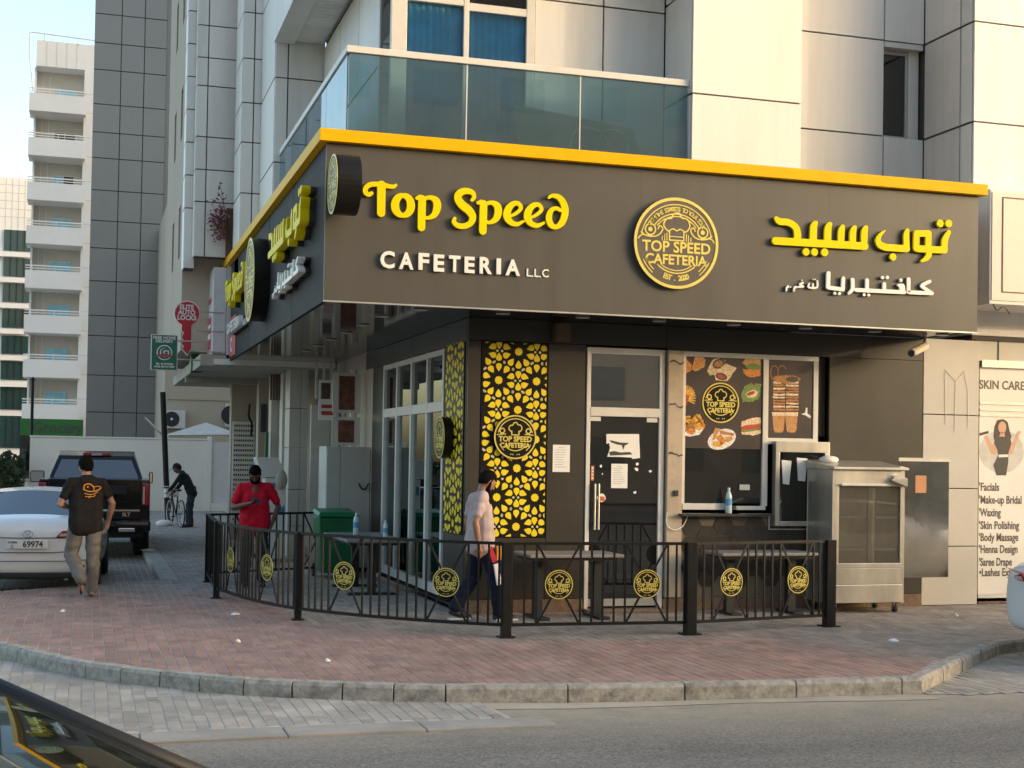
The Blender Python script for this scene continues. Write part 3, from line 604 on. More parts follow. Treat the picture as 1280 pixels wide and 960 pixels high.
# ================================================================ LOGO EMBLEM (unit radius) shared by every round sign
def arc(r, a0, a1, w, n=20): return [(r*math.cos(R(a0+(a1-a0)*i/n)), r*math.sin(R(a0+(a1-a0)*i/n)), w) for i in range(n+1)]
def logo_meshes():
    st = []
    st += [arc(.845, 12, 168, .012, 30), arc(.64, 33, 147, .013), arc(.585, 38, 142, .011)]
    st += [arc(.66, 228, 312, .014), arc(.60, 232, 308, .011), arc(.80, 207, 228, .012, 6), arc(.87, 207, 230, .012, 6), arc(.80, 312, 333, .012, 6), arc(.87, 310, 333, .012, 6)]
    hat = [(-.17, .24), (-.26, .30), (-.31, .40), (-.24, .52), (-.13, .54), (-.07, .64), (.05, .66), (.12, .56), (.24, .54), (.31, .42), (.27, .30), (.17, .24)]
    st += [[(x, y, .016) for x, y in catmull(hat, 5)], [(-.17, .27, .015), (-.17, .06, .015), (.17, .06, .015), (.17, .27, .015)], [(-.17, .14, .011), (.17, .14, .011)], [(x, y, .013) for x, y in catmull([(-.17, .27), (-.08, .31), (0, .27), (.08, .31), (.17, .27)], 4)]]
    for s in (-1, 1):
        st += [[(s*(.62+.12*math.cos(a)), .27+.12*math.sin(a), .016) for a in np.linspace(0, 6.29, 20)], [(s*.62, .27, .05)], [(s*x, y, .014) for x, y in catmull([(.9, .06), (.82, .14), (.68, .13), (.52, .12), (.40, .18), (.33, .30), (.40, .36), (.44, .29)], 5)], [(s*x, y, .014) for x, y in catmull([(.84, .2), (.72, .13), (.60, .11)], 4)]]
        st += [[(s*x, .05, .011), (s*x, .05+h, .011)] for x, h in ((.23, .16), (.28, .13), (.34, .08))]
    ms = [curve_mesh(stroke_loops(st, .012), .02)]
    t1 = text_mesh('TOP SPEED', .33, .02, .008); t2 = text_mesh('CAFETERIA', .30, .02, .008)
    for t, w, y in ((t1, 1.62, -.10), (t2, 1.46, -.375)):
        xs = [v.co.x for v in t.vertices]; ww = max(xs)-min(xs); t.transform(Matrix.Translation((0, y, 0)) @ Matrix.Diagonal((w/ww, 1, 1, 1)) @ Matrix.Translation((-(max(xs)+min(xs))/2, 0, 0))); ms.append(t)
    s = 'FROM THE STREETS TO YOUR SOUL'
    for i, ch in enumerate(s):
        if ch == ' ': continue
        a = R(148-116*i/(len(s)-1)); t = text_mesh(ch, .13, .02, .004); t.transform(Matrix.Translation((.74*math.cos(a), .74*math.sin(a), 0)) @ Matrix.Rotation(a-R(90), 4, 'Z')); ms.append(t)
    s = 'EST . 2020'
    for i, ch in enumerate(s):
        if ch == ' ': continue
        a = R(250+40*i/(len(s)-1)); t = text_mesh(ch, .16, .02, .006); t.transform(Matrix.Translation((.775*math.cos(a), .775*math.sin(a), 0)) @ Matrix.Rotation(a+R(90), 4, 'Z')); ms.append(t)
    em = join_meshes(ms)
    rim = MB().lathe([(.935, 0), (.935, .03), (1.0, .03), (1.0, 0)], n=48); rim.f = rim.f[:-2]; rim.mi = rim.mi[:-2]
    vs = len(rim.v); rim.f += [((3*48)+j, (3*48)+(j+1) % 48, (j+1) % 48, j) for j in range(48)]; rim.mi += [0]*48
    disc = MB().lathe([(.985, -1), (.985, 0)], n=48)
    return em, rim.mesh('rim'), disc.mesh('disc')
EMB, RIM, DISC = logo_meshes()
def small_emblem():
    st = [arc(.83, 15, 165, .022, 24), arc(.62, 225, 315, .022), arc(.80, 205, 228, .02, 6), arc(.80, 312, 335, .02, 6)]
    hat = [(-.17, .24), (-.26, .30), (-.31, .40), (-.24, .52), (-.13, .54), (-.07, .64), (.05, .66), (.12, .56), (.24, .54), (.31, .42), (.27, .30), (.17, .24)]
    st += [[(x, y, .026) for x, y in catmull(hat, 4)], [(-.17, .27, .026), (-.17, .10, .026), (.17, .10, .026), (.17, .27, .026)]]
    for s in (-1, 1): st += [[(s*(.62+.11*math.cos(a)), .28+.11*math.sin(a), .028) for a in np.linspace(0, 6.29, 14)], [(s*x, y, .022) for x, y in catmull([(.86, .10), (.66, .12), (.46, .13)], 3)]]
    st += [[(x, -.80+.02*abs(x)*4, .030)] for x in (-.2, -.1, .1, .2)]
    ms = [curve_mesh(stroke_loops(st, .02), .02)]
    for tx, sz, w, y in (('TOP SPEED', .34, 1.58, -.10), ('CAFETERIA', .30, 1.42, -.385)):
        t = text_mesh(tx, sz, .02, .013); xs = [v.co.x for v in t.vertices]; t.transform(Matrix.Translation((0, y, 0)) @ Matrix.Diagonal((w/(max(xs)-min(xs)), 1, 1, 1)) @ Matrix.Translation((-(max(xs)+min(xs))/2, 0, 0))); ms.append(t)
    return join_meshes(ms)
EMB_S = small_emblem()
def dupm(me, *mts):
    m = me.copy(); m.materials.clear()
    for q in mts: m.materials.append(M[q])
    return m
LOGO = {}
def logo(parent, mtx, rad, thick=.05, disc_mat='logo_black', emb_mat='gold'):
    key = (disc_mat, emb_mat, rad < .28)
    if key not in LOGO: LOGO[key] = (dupm(DISC, disc_mat), dupm(RIM, emb_mat), dupm(EMB_S if rad < .28 else EMB, emb_mat))
    d, r, e = LOGO[key]
    o = inst('logo_disc', d, parent, mtx @ Matrix.Diagonal((rad, rad, thick, 1)))
    zs = min(rad, .4)
    inst('rim', r, o, mtx @ Matrix.Diagonal((rad, rad, zs*.5, 1))); inst('emblem', e, o, mtx @ Matrix.Translation((0, 0, .001)) @ Matrix.Diagonal((rad, rad, zs*.4, 1)))
    return o

# ================================================================ FASCIA SIGN
SZ0, SZ1 = 3.525, 5.225
fs = thing('fascia_sign', 'long dark brown corner fascia with yellow top edge, yellow lettering and gold emblem', 'sign', (4, .5, 3.5))
XP = [0.0, 1.22, 2.44, 3.66, 4.88, 6.10, 7.32, 8.19]
for i, (a, b) in enumerate(zip(XP[:-1], XP[1:])): part('face_panel', MB().box(a+.0004, b-.0004, -.0005*(i % 2), .03, SZ0, SZ1), 'fascia', fs)
YP = [.032]+[1.22*i for i in range(1, 9)]+[10.25]
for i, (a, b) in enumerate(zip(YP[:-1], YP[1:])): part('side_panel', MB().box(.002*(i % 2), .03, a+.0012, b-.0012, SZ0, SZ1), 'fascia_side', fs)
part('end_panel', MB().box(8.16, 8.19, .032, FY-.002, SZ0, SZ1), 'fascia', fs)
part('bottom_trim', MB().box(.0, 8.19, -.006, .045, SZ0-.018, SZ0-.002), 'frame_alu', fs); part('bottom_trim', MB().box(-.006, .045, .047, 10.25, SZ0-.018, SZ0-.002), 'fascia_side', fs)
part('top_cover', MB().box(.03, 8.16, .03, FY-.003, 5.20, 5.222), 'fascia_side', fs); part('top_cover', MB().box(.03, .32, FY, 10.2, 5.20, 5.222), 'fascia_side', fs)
part('yellow_edge', MB().box(-.085, 8.27, -.085, .10, SZ1+.003, 5.362), 'yellow', fs, bevel=.004); part('yellow_edge', MB().box(-.085, .10, .103, 11.3, SZ1+.003, 5.362), 'yellow', fs, bevel=.004)

def zpt(reg, sc):                         # zoomed-crop pixel -> point on the sign's front plane
    def f(x, y):
        q = onY(reg[0]+x/sc, reg[1]+y/sc, -.09); return q[0], q[2]
    return f
def strokes_from(f, lst, k):              # k: metres per crop pixel for the stroke radius
    out = []
    for s in lst:
        P = [(*f(x, y), r*k) for x, y, r in s]
        out.append([tuple(q) for q in catmull(P, 5)] if len(P) > 2 else P)
    return out
def ellip(cx, cy, rx, ry, thick, thin, n=24): return [(cx+rx*math.cos(a), cy+ry*math.sin(a), thin+(thick-thin)*abs(math.cos(a))) for a in np.linspace(0, 2*math.pi, n+1)]
LET = []     # (name, mesh centred, u0, v0, kind)
def letter(name, strokes, res, ext, kind, bev=.006):
    lps = stroke_loops(strokes, res); A = np.concatenate([np.array(l) for l in lps]); c = (A.min(0)+A.max(0))/2
    me = curve_mesh([[(x-c[0], y-c[1]) for x, y in l] for l in lps], ext, bev); LET.append((name, me, c[0], c[1], kind))
f1 = zpt((400, 160), 4); k1 = .00229
TS = {
 'T': [[(262, 322, 8), (246, 330, 10), (230, 316, 11), (234, 294, 11), (258, 279, 11), (305, 278, 11), (345, 287, 10), (370, 290, 9), (384, 282, 6)], [(311, 282, 20), (309, 421, 19)]],
 'o': [ellip(419, 384, 40, 50, 19, 10)],
 'p': [[(515, 352, 18), (511, 494, 18)], [(490, 347, 8), (504, 342, 11)], [(520, 352, 8), (556, 344, 10), (586, 362, 17), (590, 396, 18), (576, 430, 14), (545, 447, 8), (525, 440, 7)]],
 'S': [[(766, 356, 8), (776, 340, 9), (764, 318, 12), (728, 312, 15), (700, 326, 17), (695, 352, 18), (716, 382, 20), (748, 408, 20), (768, 440, 17), (758, 472, 14), (724, 488, 13), (692, 484, 12), (674, 466, 10), (678, 450, 8)]],
 'p2': [[(823, 377, 18), (819, 512, 18)], [(796, 371, 8), (812, 367, 11)], [(828, 378, 8), (864, 370, 10), (892, 388, 17), (896, 422, 18), (882, 454, 14), (852, 470, 8), (832, 462, 7)]],
 'e': [[(950, 440, 5), (985, 424, 8), (1010, 398, 9), (996, 374, 10), (968, 378, 13), (946, 404, 17), (940, 438, 18), (958, 468, 14), (990, 478, 10), (1022, 464, 6)]],
 'e2': [[(1053, 447, 5), (1088, 431, 8), (1113, 405, 9), (1099, 381, 10), (1071, 385, 13), (1049, 411, 17), (1043, 445, 18), (1061, 475, 14), (1093, 485, 10), (1125, 471, 6)]],
 'd': [[(1150, 345, 6), (1170, 335, 9), (1204, 346, 14), (1228, 385, 17), (1230, 430, 17), (1214, 472, 15), (1185, 492, 11), (1160, 480, 15), (1150, 446, 15), (1160, 412, 12), (1184, 398, 9), (1208, 408, 9)]],
}
for n, s in TS.items(): letter('letter_'+n[0], strokes_from(f1, s, k1), .006, .03, 'y', .0015)
f2 = zpt((940, 220), 3.765); k2 = .0026
AR = {
 'a': [[(936, 262, 10), (917, 300, 16), (915, 347, 16)], [(915, 347, 16), (790, 340, 16)], [(785, 268, 15), (840, 268, 15)], [(840, 268, 15), (838, 340, 16)], [(784, 268, 15), (782, 338, 15)], [(838, 340, 16), (842, 365, 15), (830, 385, 12), (806, 399, 5)], [(895, 221, 18)], [(935, 221, 18)]],
 'b': [[(740, 255, 10), (735, 280, 15), (737, 340, 15)], [(737, 340, 16), (640, 334, 16)], [(640, 334, 16), (612, 322, 16), (602, 300, 13), (612, 275, 8), (634, 255, 3)], [(672, 379, 17)]],
 'c': [[(540, 328, 17), (118, 303, 17)], [(545, 240, 10), (538, 262, 16), (536, 325, 16)], [(492, 240, 10), (484, 262, 16), (482, 322, 16)], [(436, 236, 10), (429, 258, 16), (427, 318, 16)], [(376, 224, 10), (366, 246, 17), (364, 314, 17)], [(308, 218, 10), (298, 240, 17), (296, 310, 17)], [(122, 198, 10), (140, 212, 15), (180, 216, 15), (212, 238, 16), (222, 270, 17), (220, 306, 17)], [(262, 355, 17)], [(302, 356, 17)], [(350, 357, 18)]],
}
for n, s in AR.items(): letter('arabic_letter', strokes_from(f2, s, k2), .007, .03, 'y', .0015)
AW = [
 [[(858, 550, 9), (750, 545, 9)], [(848, 494, 8), (812, 512, 8), (820, 524, 8), (856, 548, 8)]], [[(748, 484, 9), (748, 545, 9)]],
 [[(728, 545, 9), (500, 534, 9)], [(712, 524, 10)], [(700, 512, 6), (722, 512, 6), (724, 540, 8)], [(633, 506, 9), (633, 540, 9)], [(552, 488, 9), (552, 538, 9)], [(484, 486, 9), (483, 530, 9), (466, 550, 6)], [(625, 476, 8)], [(648, 475, 8)], [(712, 488, 8)], [(538, 557, 7)], [(560, 558, 7)]],
 [[(440, 480, 9), (438, 530, 9)], [(438, 532, 9), (372, 523, 9)], [(370, 456, 10), (368, 520, 10)], [(400, 550, 7)], [(422, 551, 7)]],
]
for s in AW: letter('arabic_letter', strokes_from(f2, s, k2), .006, .025, 'w', .001)
ASM = [[(318, 492, 4), (316, 522, 4), (278, 522, 4), (280, 505, 4)], [(298, 505, 4), (298, 522, 4)], [(298, 484, 3)], [(308, 484, 3)], [(250, 500, 4), (236, 508, 4), (252, 518, 4), (228, 520, 4)], [(246, 488, 3)], [(218, 520, 6)], [(210, 522, 4), (208, 538, 4)], [(192, 520, 3)], [(180, 518, 6)], [(174, 522, 4), (172, 536, 4)]]
letter('arabic_small_letters', strokes_from(f2, ASM, k2), .005, .02, 'w', .001)
# CAFETERIA and L.L.C in the built-in face, one mesh for each letter
CF = [('C', 476, 505), ('A', 499.5, 517.5), ('F', 524, 536.5), ('E', 542.5, 556), ('T', 561, 576), ('E', 581.5, 594), ('R', 600.5, 616), ('I', 622, 626.5), ('A', 633, 651.5)]
CF = [(c, 470+x0/5.12, 470+x1/5.12, 200+y0/5.12, 200+y1/5.12) for c, x0, x1, y0, y1 in [('C', 30, 122, 580, 692), ('A', 150, 243, 590, 698), ('F', 275, 343, 594, 702), ('E', 372, 440, 603, 712), ('T', 470, 543, 610, 715), ('E', 570, 635, 617, 722), ('R', 667, 745, 620, 727), ('I', 775, 803, 628, 730), ('A', 833, 925, 635, 738)]]
for c, x0, x1, y0, y1 in CF:
    a = onY(x0, (y0+y1)/2, -.06); b = onY(x1, (y0+y1)/2, -.06); h = onY((x0+x1)/2, y0, -.06)[2]-onY((x0+x1)/2, y1, -.06)[2]
    t = text_mesh(c, .3, .025, .010); A = np.array([v.co[:2] for v in t.vertices]); lo, hi = A.min(0), A.max(0)
    t.transform(Matrix.Diagonal(((b[0]-a[0])/(hi[0]-lo[0]), h/(hi[1]-lo[1]), 1, 1)) @ Matrix.Translation((-(lo[0]+hi[0])/2, -(lo[1]+hi[1])/2, 0)))
    LET.append(('letter_'+c, t, (a[0]+b[0])/2, onY((x0+x1)/2, (y0+y1)/2, -.06)[2], 'w'))
for c, x, y in (('L', 981, 720), ('.', 1003, 743), ('L', 1030, 723), ('.', 1052, 746), ('C', 1086, 724)):
    q = onY(470+x/5.12, 200+y/5.12, -.02); t = text_mesh(c, .125, .012, .002); A = np.array([v.co[:2] for v in t.vertices]); lo, hi = A.min(0), A.max(0); t.transform(Matrix.Translation((-(lo[0]+hi[0])/2, -(lo[1]+hi[1])/2, 0)))
    LET.append(('letter_'+(c if c != '.' else 'stop'), t, q[0], q[2], 's'))
YSIDE = lambda u: (8.19-u)*(9.95/8.19)+.1                 # the left face repeats the layout of the front
for n, me, u, v, kd in LET:
    mt = {'y': 'letter_yellow', 'w': 'letter_white', 's': 'letter_white'}[kd]; me.materials.clear(); me.materials.append(M[mt])
    off = {'y': .022, 'w': .018, 's': .001}[kd]
    o = inst(n, me, fs, frontM(u, v, -off))
    if kd in 'yw':
        bk = me.copy(); bk.materials.clear(); bk.materials.append(M['letter_side'])
        inst('letter_return', bk, o, frontM(u, v, -.001) @ Matrix.Diagonal((.985, .985, (off-.003)/(.03 if kd == 'y' else .025), 1)))
    ys = YSIDE(u)
    q = inst(n, me, fs, leftM(ys, v-.02, -off-.05) @ Matrix.Diagonal((1.15, 1, 3.2, 1)))
    if kd in 'yw': inst('letter_return', bk, q, leftM(ys, v-.02, -.001) @ Matrix.Diagonal((1.1, .98, 2.2, 1)))
logo(fs, frontM(4.08, 4.376, -.06), .53, .06, 'logo_brown', 'gold')
logo(fs, leftM(5.25, 4.35, -.22), .60, .22)
bl = thing('round_blade_sign', 'black drum shaped blade sign with gold emblem at the corner of the dark fascia', 'sign', (.14, -.3, 4.4))
ob = logo(bl, leftM(-.33, 4.715, .02), .315, .20)
for z in (4.62, 4.83): part('bracket', MB().tube([(.12, -.06, z), (.12, .0, z)], .02), 'black_metal', bl)
part('drum', MB().lathe([(.318, 0), (.318, .24)], (.035, -.33, 4.715), 40, 'x'), 'logo_black', bl, smooth=False)

# ================================================================ GIRIH PATTERN PANELS
U = .00252
def petal_poly(c, ang):
    pts = [(42, 0), (52, 7.5), (62, 13.5), (70, 15), (77, 12), (81, 5), (81, -5), (77, -12), (70, -15), (62, -13.5), (52, -7.5)]
    return [(c[0]+r*math.cos(ang)-t*math.sin(ang), c[1]+r*math.sin(ang)+t*math.cos(ang)) for r, t in pts]
def clip(poly, x0, x1, y0, y1):
    for ax, lim, sg in ((0, x0, 1), (0, x1, -1), (1, y0, 1), (1, y1, -1)):
        out = []
        for i in range(len(poly)):
            a, b = poly[i], poly[(i+1) % len(poly)]; ia = sg*(a[ax]-lim) >= 0; ib = sg*(b[ax]-lim) >= 0
            if ia: out.append(a)
            if ia != ib: t = (lim-a[ax])/(b[ax]-a[ax]); out.append((a[0]+(b[0]-a[0])*t, a[1]+(b[1]-a[1])*t))
        poly = out
        if len(poly) < 3: return []
    return poly
def girih(w, h):
    pcs = []; wu, hu = w/U, h/U
    for j in range(-1, 9):
        for i in range(-1, 4):
            cx = (77 if j % 2 else 175)+190*(i-1); cy = hu-41-139.5*j
            stp = [(cx+(20.5 if k % 2 else 17)*math.cos(R(18*k)), cy+(20.5 if k % 2 else 17)*math.sin(R(18*k))) for k in range(20)]; pcs.append(('s', stp))
            for k in range(10): pcs.append(('p', petal_poly((cx, cy), R(90+36*k))))
            for s in (-1, 1): pcs.append(('p', petal_poly((cx, cy+s*174), R(-90*s))))
            for a, r in [(36*q, 83 if q in (0, 5) else 88) for q in range(10)]:
                c = (cx+r*math.cos(R(a)), cy+r*math.sin(R(a))); pcs.append(('t', [(c[0]+(8 if k % 2 else 4)*math.cos(R(36*k+a)), c[1]+(8 if k % 2 else 4)*math.sin(R(36*k+a))) for k in range(10)]))
    out = []; seen = set()
    for kd, pl in pcs:
        key = (round(sum(p[0] for p in pl)/len(pl)/8), round(sum(p[1] for p in pl)/len(pl)/8))
        if key in seen: continue
        seen.add(key); q = clip(pl, 0, wu, 0, hu)
        if len(q) > 2:
            ar = abs(sum(q[i][0]*q[(i+1) % len(q)][1]-q[(i+1) % len(q)][0]*q[i][1] for i in range(len(q))))/2
            if ar > 60: out.append((kd, [(x*U, y*U) for x, y in q]))
    return out
gp_ = girih(.80, 2.33)
mat('girih_yellow', (.82, .63, .004), .45, 0, .06, 4); mat('girih_star', (.70, .62, .40), .5)
pat = thing('pattern_panel', 'black panel cut with yellow star pattern and gold emblem beside the entrance', 'panel', (2.5, FY, .9))
part('board', MB().box(2.10, 2.93, FY-.006, FY+.010, .905, 3.255), 'logo_black', pat)
for kd, pl in gp_: part({'p': 'petal', 's': 'rosette', 't': 'star'}[kd], MB().prism(pl, lambda u, v, d: (2.117+u, FY-.006-d, .915+v), .0, .004), 'girih_star' if kd == 't' else 'girih_yellow', pat)
logo(pat, frontM(2.52, 2.11, FY-.045), .265, .035)
pt2 = thing('side_pattern_panel', 'narrow black and yellow star pattern panel on the side wall next to the white window', 'panel', (1.93, 1.7, .9))
part('board', MB().box(1.915, 1.929, 1.26, 2.19, .925, 3.24), 'logo_black', pt2)
mm = MB()
for kd, pl in gp_:
    if kd != 't': mm.prism(pl, lambda u, v, d: (1.915-d, 2.15-u*1.08, .93+v), .0, .004)
setp(part('petals', mm, 'girih_yellow', pt2), kind='stuff')
logo(pt2, leftM(1.92, 2.10, 1.79), .26, .10)
for z in (2.0, 2.2): part('bracket', MB().tube([(1.89, 1.92, z), (1.915, 1.92, z)], .02), 'black_metal', pt2)
part('lamp_box', MB().box(2.98, 3.17, FY-.16, FY-.002, 3.27, 3.5), 'wood_brown', shop, bevel=.01)
# ================================================================ FENCE
P1, P2, P3, P4, P5 = (-.774, 3.289), (-.093, .793), (1.784, -1.074), (3.818, -1.154), (5.725, -.75)
P0 = (-.70, 5.6); PB = (1.55, 6.75)
FN = thing('railing', 'curved black metal railing with round gold emblem discs around the seating area', 'railing', (1.8, -.5, 0))
def post(p, w=.085, h=.985):
    a = part('post', MB().box(p[0]-w/2, p[0]+w/2, p[1]-w/2, p[1]+w/2, .008, h), 'black_metal', FN, bevel=.004)
    part('base_plate', MB().box(p[0]-w*.85, p[0]+w*.85, p[1]-w*.85, p[1]+w*.85, .002, .014), 'black_metal', a)
def curvepath(ctrl, i, n=24):
    P = [np.array(q, float) for q in ctrl]; a, b, c, d = P[max(i-1, 0)], P[i], P[i+1], P[min(i+2, len(P)-1)]
    return [.5*((2*b)+(c-a)*t+(2*a-5*b+4*c-d)*t*t+(3*b-a-3*c+d)*t**3) for t in np.linspace(0, 1, n)]
def panel(path, lay='XX', n_mid=5, disc=True):
    P = [np.array(q) for q in path]; cum = [0]
    for a, b in zip(P[:-1], P[1:]): cum.append(cum[-1]+np.linalg.norm(b-a))
    L = cum[-1]
    def at(t):
        s = t*L; i = max(1, min(int(np.searchsorted(cum, s)), len(P)-1)); u = (s-cum[i-1])/(cum[i]-cum[i-1]+1e-9); q = P[i-1]+(P[i]-P[i-1])*u; d = P[i]-P[i-1]; return q, d/np.linalg.norm(d)
    for z, h in ((.955, .032), (.115, .032)):
        m = MB(); ring = []
        for k in range(len(P)):
            d = P[min(k+1, len(P)-1)]-P[max(k-1, 0)]; d /= np.linalg.norm(d); nn = np.array((-d[1], d[0]))*.017
            ring += [(*(P[k]+nn), z), (*(P[k]-nn), z), (*(P[k]-nn), z+h), (*(P[k]+nn), z+h)]
        m.add(ring, [(4*k+j, 4*k+(j+1) % 4, 4*k+4+(j+1) % 4, 4*k+4+j) for k in range(len(P)-1) for j in range(4)]+[(3, 2, 1, 0), tuple(4*(len(P)-1)+j for j in range(4))])
        part('rail', m, 'black_metal', FN)
    hw = .24/L; cs = (.275, .755) if lay == 'XX' else (.5,)
    bal = []
    for c in cs:
        bal += [c-hw, c+hw]
        (q0, d0), (q1, d1), (qc, dc) = at(c-hw+.008), at(c+hw-.008), at(c)
        nn = np.array((dc[1], -dc[0]))
        for s, (a, b) in enumerate(((q0, q1), (q1, q0))):
            o = (nn*.006*(1 if s else -1))
            part('cross_bar', MB().bar((*(a+o), .955), (*(b+o), .147), .012, .022), 'black_metal', FN)
        if disc:
            ang = math.atan2(dc[1], dc[0]); mt = Matrix.Translation((qc[0]+nn[0]*.022, qc[1]+nn[1]*.022, .545)) @ Matrix.Rotation(ang, 4, 'Z') @ Matrix.Rotation(R(90), 4, 'X')
            logo(FN, mt, .152, .012)
    lo, hi = .03, .97; st = .118/L
    for g0, g1 in [(lo, cs[0]-hw)]+([(cs[0]+hw, cs[1]-hw)] if len(cs) > 1 else [])+[(cs[-1]+hw, hi)]:
        n = max(1, round((g1-g0)/st)); bal += [g0+(g1-g0)*k/n for k in range(n+1) if g0+(g1-g0)*k/n not in bal]
    used = []
    for t in sorted(bal):
        if used and t-used[-1] < .3*st: continue
        used.append(t); q, d = at(t); nn = np.array((-d[1], d[0]))
        a = d*.0095; b = nn*.0095
        m = MB().add([(*(q-a-b), .147), (*(q+a-b), .147), (*(q+a+b), .147), (*(q-a+b), .147), (*(q-a-b), .955), (*(q+a-b), .955), (*(q+a+b), .955), (*(q-a+b), .955)], [(0, 3, 2, 1), (4, 5, 6, 7), (0, 1, 5, 4), (1, 2, 6, 5), (2, 3, 7, 6), (3, 0, 4, 7)])
        part('baluster', m, 'black_metal', FN)
for p, w in ((P0, .07), (P1, .075), (P2, .075), (P3, .095), (P4, .115), (P5, .115), (PB, .1)): post(p, w)
ctrl = [(-.95, 5.4), P1, P2, P3, (4.1, -1.5)]
panel(curvepath(ctrl, 1)); panel(curvepath(ctrl, 2)); panel([P3, P4]); panel([P4, P5]); panel([P1, P0], 'X', disc=False); panel([P0, PB], 'XX', disc=False)

# ================================================================ TABLES, BINS, BOTTLES, CABINETS
mat('table_top', (.22, .20, .185), .5, 0, .1, 4, dirt=.3, dirtcol=(.3, .27, .22))
def table(loc, sx, sy, h, label, rz=0):
    t = thing('outdoor_table', label, 'table', loc, rz, 'tables behind the black railing')
    part('table_top', MB().box(-sx/2, sx/2, -sy/2, sy/2, h-.04, h), 'table_top', t, True, bevel=.012)
    part('apron', MB().box(-sx/2+.06, sx/2-.06, -sy/2+.06, sy/2-.06, h-.075, h-.041), 'plastic_black', t, True)
    for s in (-1, 1):
        part('leg', MB().box(s*sx*.32-.05, s*sx*.32+.05, -.05, .05, .03, h-.076), 'plastic_black', t, True); part('foot', MB().box(s*sx*.32-.07, s*sx*.32+.07, -sy*.4, sy*.4, .002, .03), 'plastic_black', t, True, bevel=.005)
    return t
table((1.28, 4.1, 0), 1.9, .8, .75, 'grey table with water bottles beside the white side window', R(90))
table((3.02, .55, 0), 1.15, .7, .76, 'low grey table in front of the star pattern panel')
table((5.55, .62, 0), 1.30, .6, .76, 'grey table under the hexagon tiles beside the steel display cabinet')
mat('bottle_plastic', (.55, .66, .70), .12, 0, .05, 5, spec=.6); mat('label_blue', (.12, .35, .55), .5)
def bottle(loc, label, s=1.0):
    b = thing('water_bottle', label, 'bottle', loc, 0, 'plastic water bottles')
    part('bottle_body', MB().lathe([(.001, 0), (.036, .001), (.04, .01), (.04, .10), (.037, .12), (.04, .14), (.04, .20), (.03, .245), (.014, .27), (.014, .285)], n=14), 'bottle_plastic', b, True, smooth=True).scale = (s, s, s)
    part('label', MB().lathe([(.0405, .10), (.0405, .18)], n=14), 'label_blue', b, True).scale = (s, s, s)
    part('cap', MB().lathe([(.016, .286), (.016, .31), (.001, .311)], n=10), 'paper', b, True).scale = (s, s, s)
bottle((1.22, 4.35, .75), 'clear water bottle standing on the table, left of two'); bottle((1.45, 3.45, .75), 'clear water bottle standing on the table, nearer the walking man', .8)
bottle((5.32, FY-.10, 1.205), 'tall water bottle on the ledge below the food poster window', 1.05)
part('ledge', MB().box(4.66, 5.9, FY-.17, FY-.032, 1.175, 1.203), 'plastic_black', shop)
gb = thing('wheeled_bin', 'dark green wheeled waste bin behind the back railing', 'bin', (1.25, 6.25, 0))
part('bin_body', MB().add([(-.24, -.24, .08), (.24, -.24, .08), (.24, .24, .08), (-.24, .24, .08), (-.29, -.32, .93), (.29, -.32, .93), (.29, .32, .93), (-.29, .32, .93)], [(0, 3, 2, 1), (4, 5, 6, 7), (0, 1, 5, 4), (1, 2, 6, 5), (2, 3, 7, 6), (3, 0, 4, 7)]), 'plastic_green', gb, True, bevel=.02)
part('lid', MB().add([(-.32, -.37, .935), (.32, -.37, .935), (.32, .36, .96), (-.32, .36, .96), (-.27, -.30, 1.0), (.27, -.30, 1.0), (.27, .28, 1.04), (-.27, .28, 1.04)], [(0, 3, 2, 1), (4, 5, 6, 7), (0, 1, 5, 4), (1, 2, 6, 5), (2, 3, 7, 6), (3, 0, 4, 7)]), 'plastic_green', gb, True, bevel=.012)
for s in (-1, 1): part('wheel', MB().lathe([(.02, s*.25), (.1, s*.25), (.1, s*.29), (.02, s*.29)], (0, .28, .1), 16, 'x'), 'rubber', gb, True)
ec = thing('metal_cabinet', 'tall dented pale metal cabinet beside the dark side wall', 'cabinet', (1.45, 7.4, 0))
mat('cabinet_paint', (.55, .54, .50), .5, 0, .06, 2, dirt=.35, dirtcol=(.35, .33, .29))
part('body', MB().box(1.22, 1.93, 7.0, 7.7, .08, 2.0), 'cabinet_paint', ec, bevel=.01); part('door', MB().box(1.45, 1.92, 6.975, 6.998, .14, 1.96), 'cabinet_paint', ec, bevel=.004); part('door', MB().box(1.23, 1.442, 6.975, 6.998, .14, 1.96), 'cabinet_paint', ec, bevel=.004)
part('handle', MB().tube(catmull([(1.74, 6.95, 1.42), (1.78, 6.93, 1.34), (1.84, 6.93, 1.33), (1.90, 6.95, 1.42)], 4), .012), 'plastic_black', ec); part('plinth', MB().box(1.25, 1.9, 7.03, 7.7, 0, .078), 'plastic_black', ec)
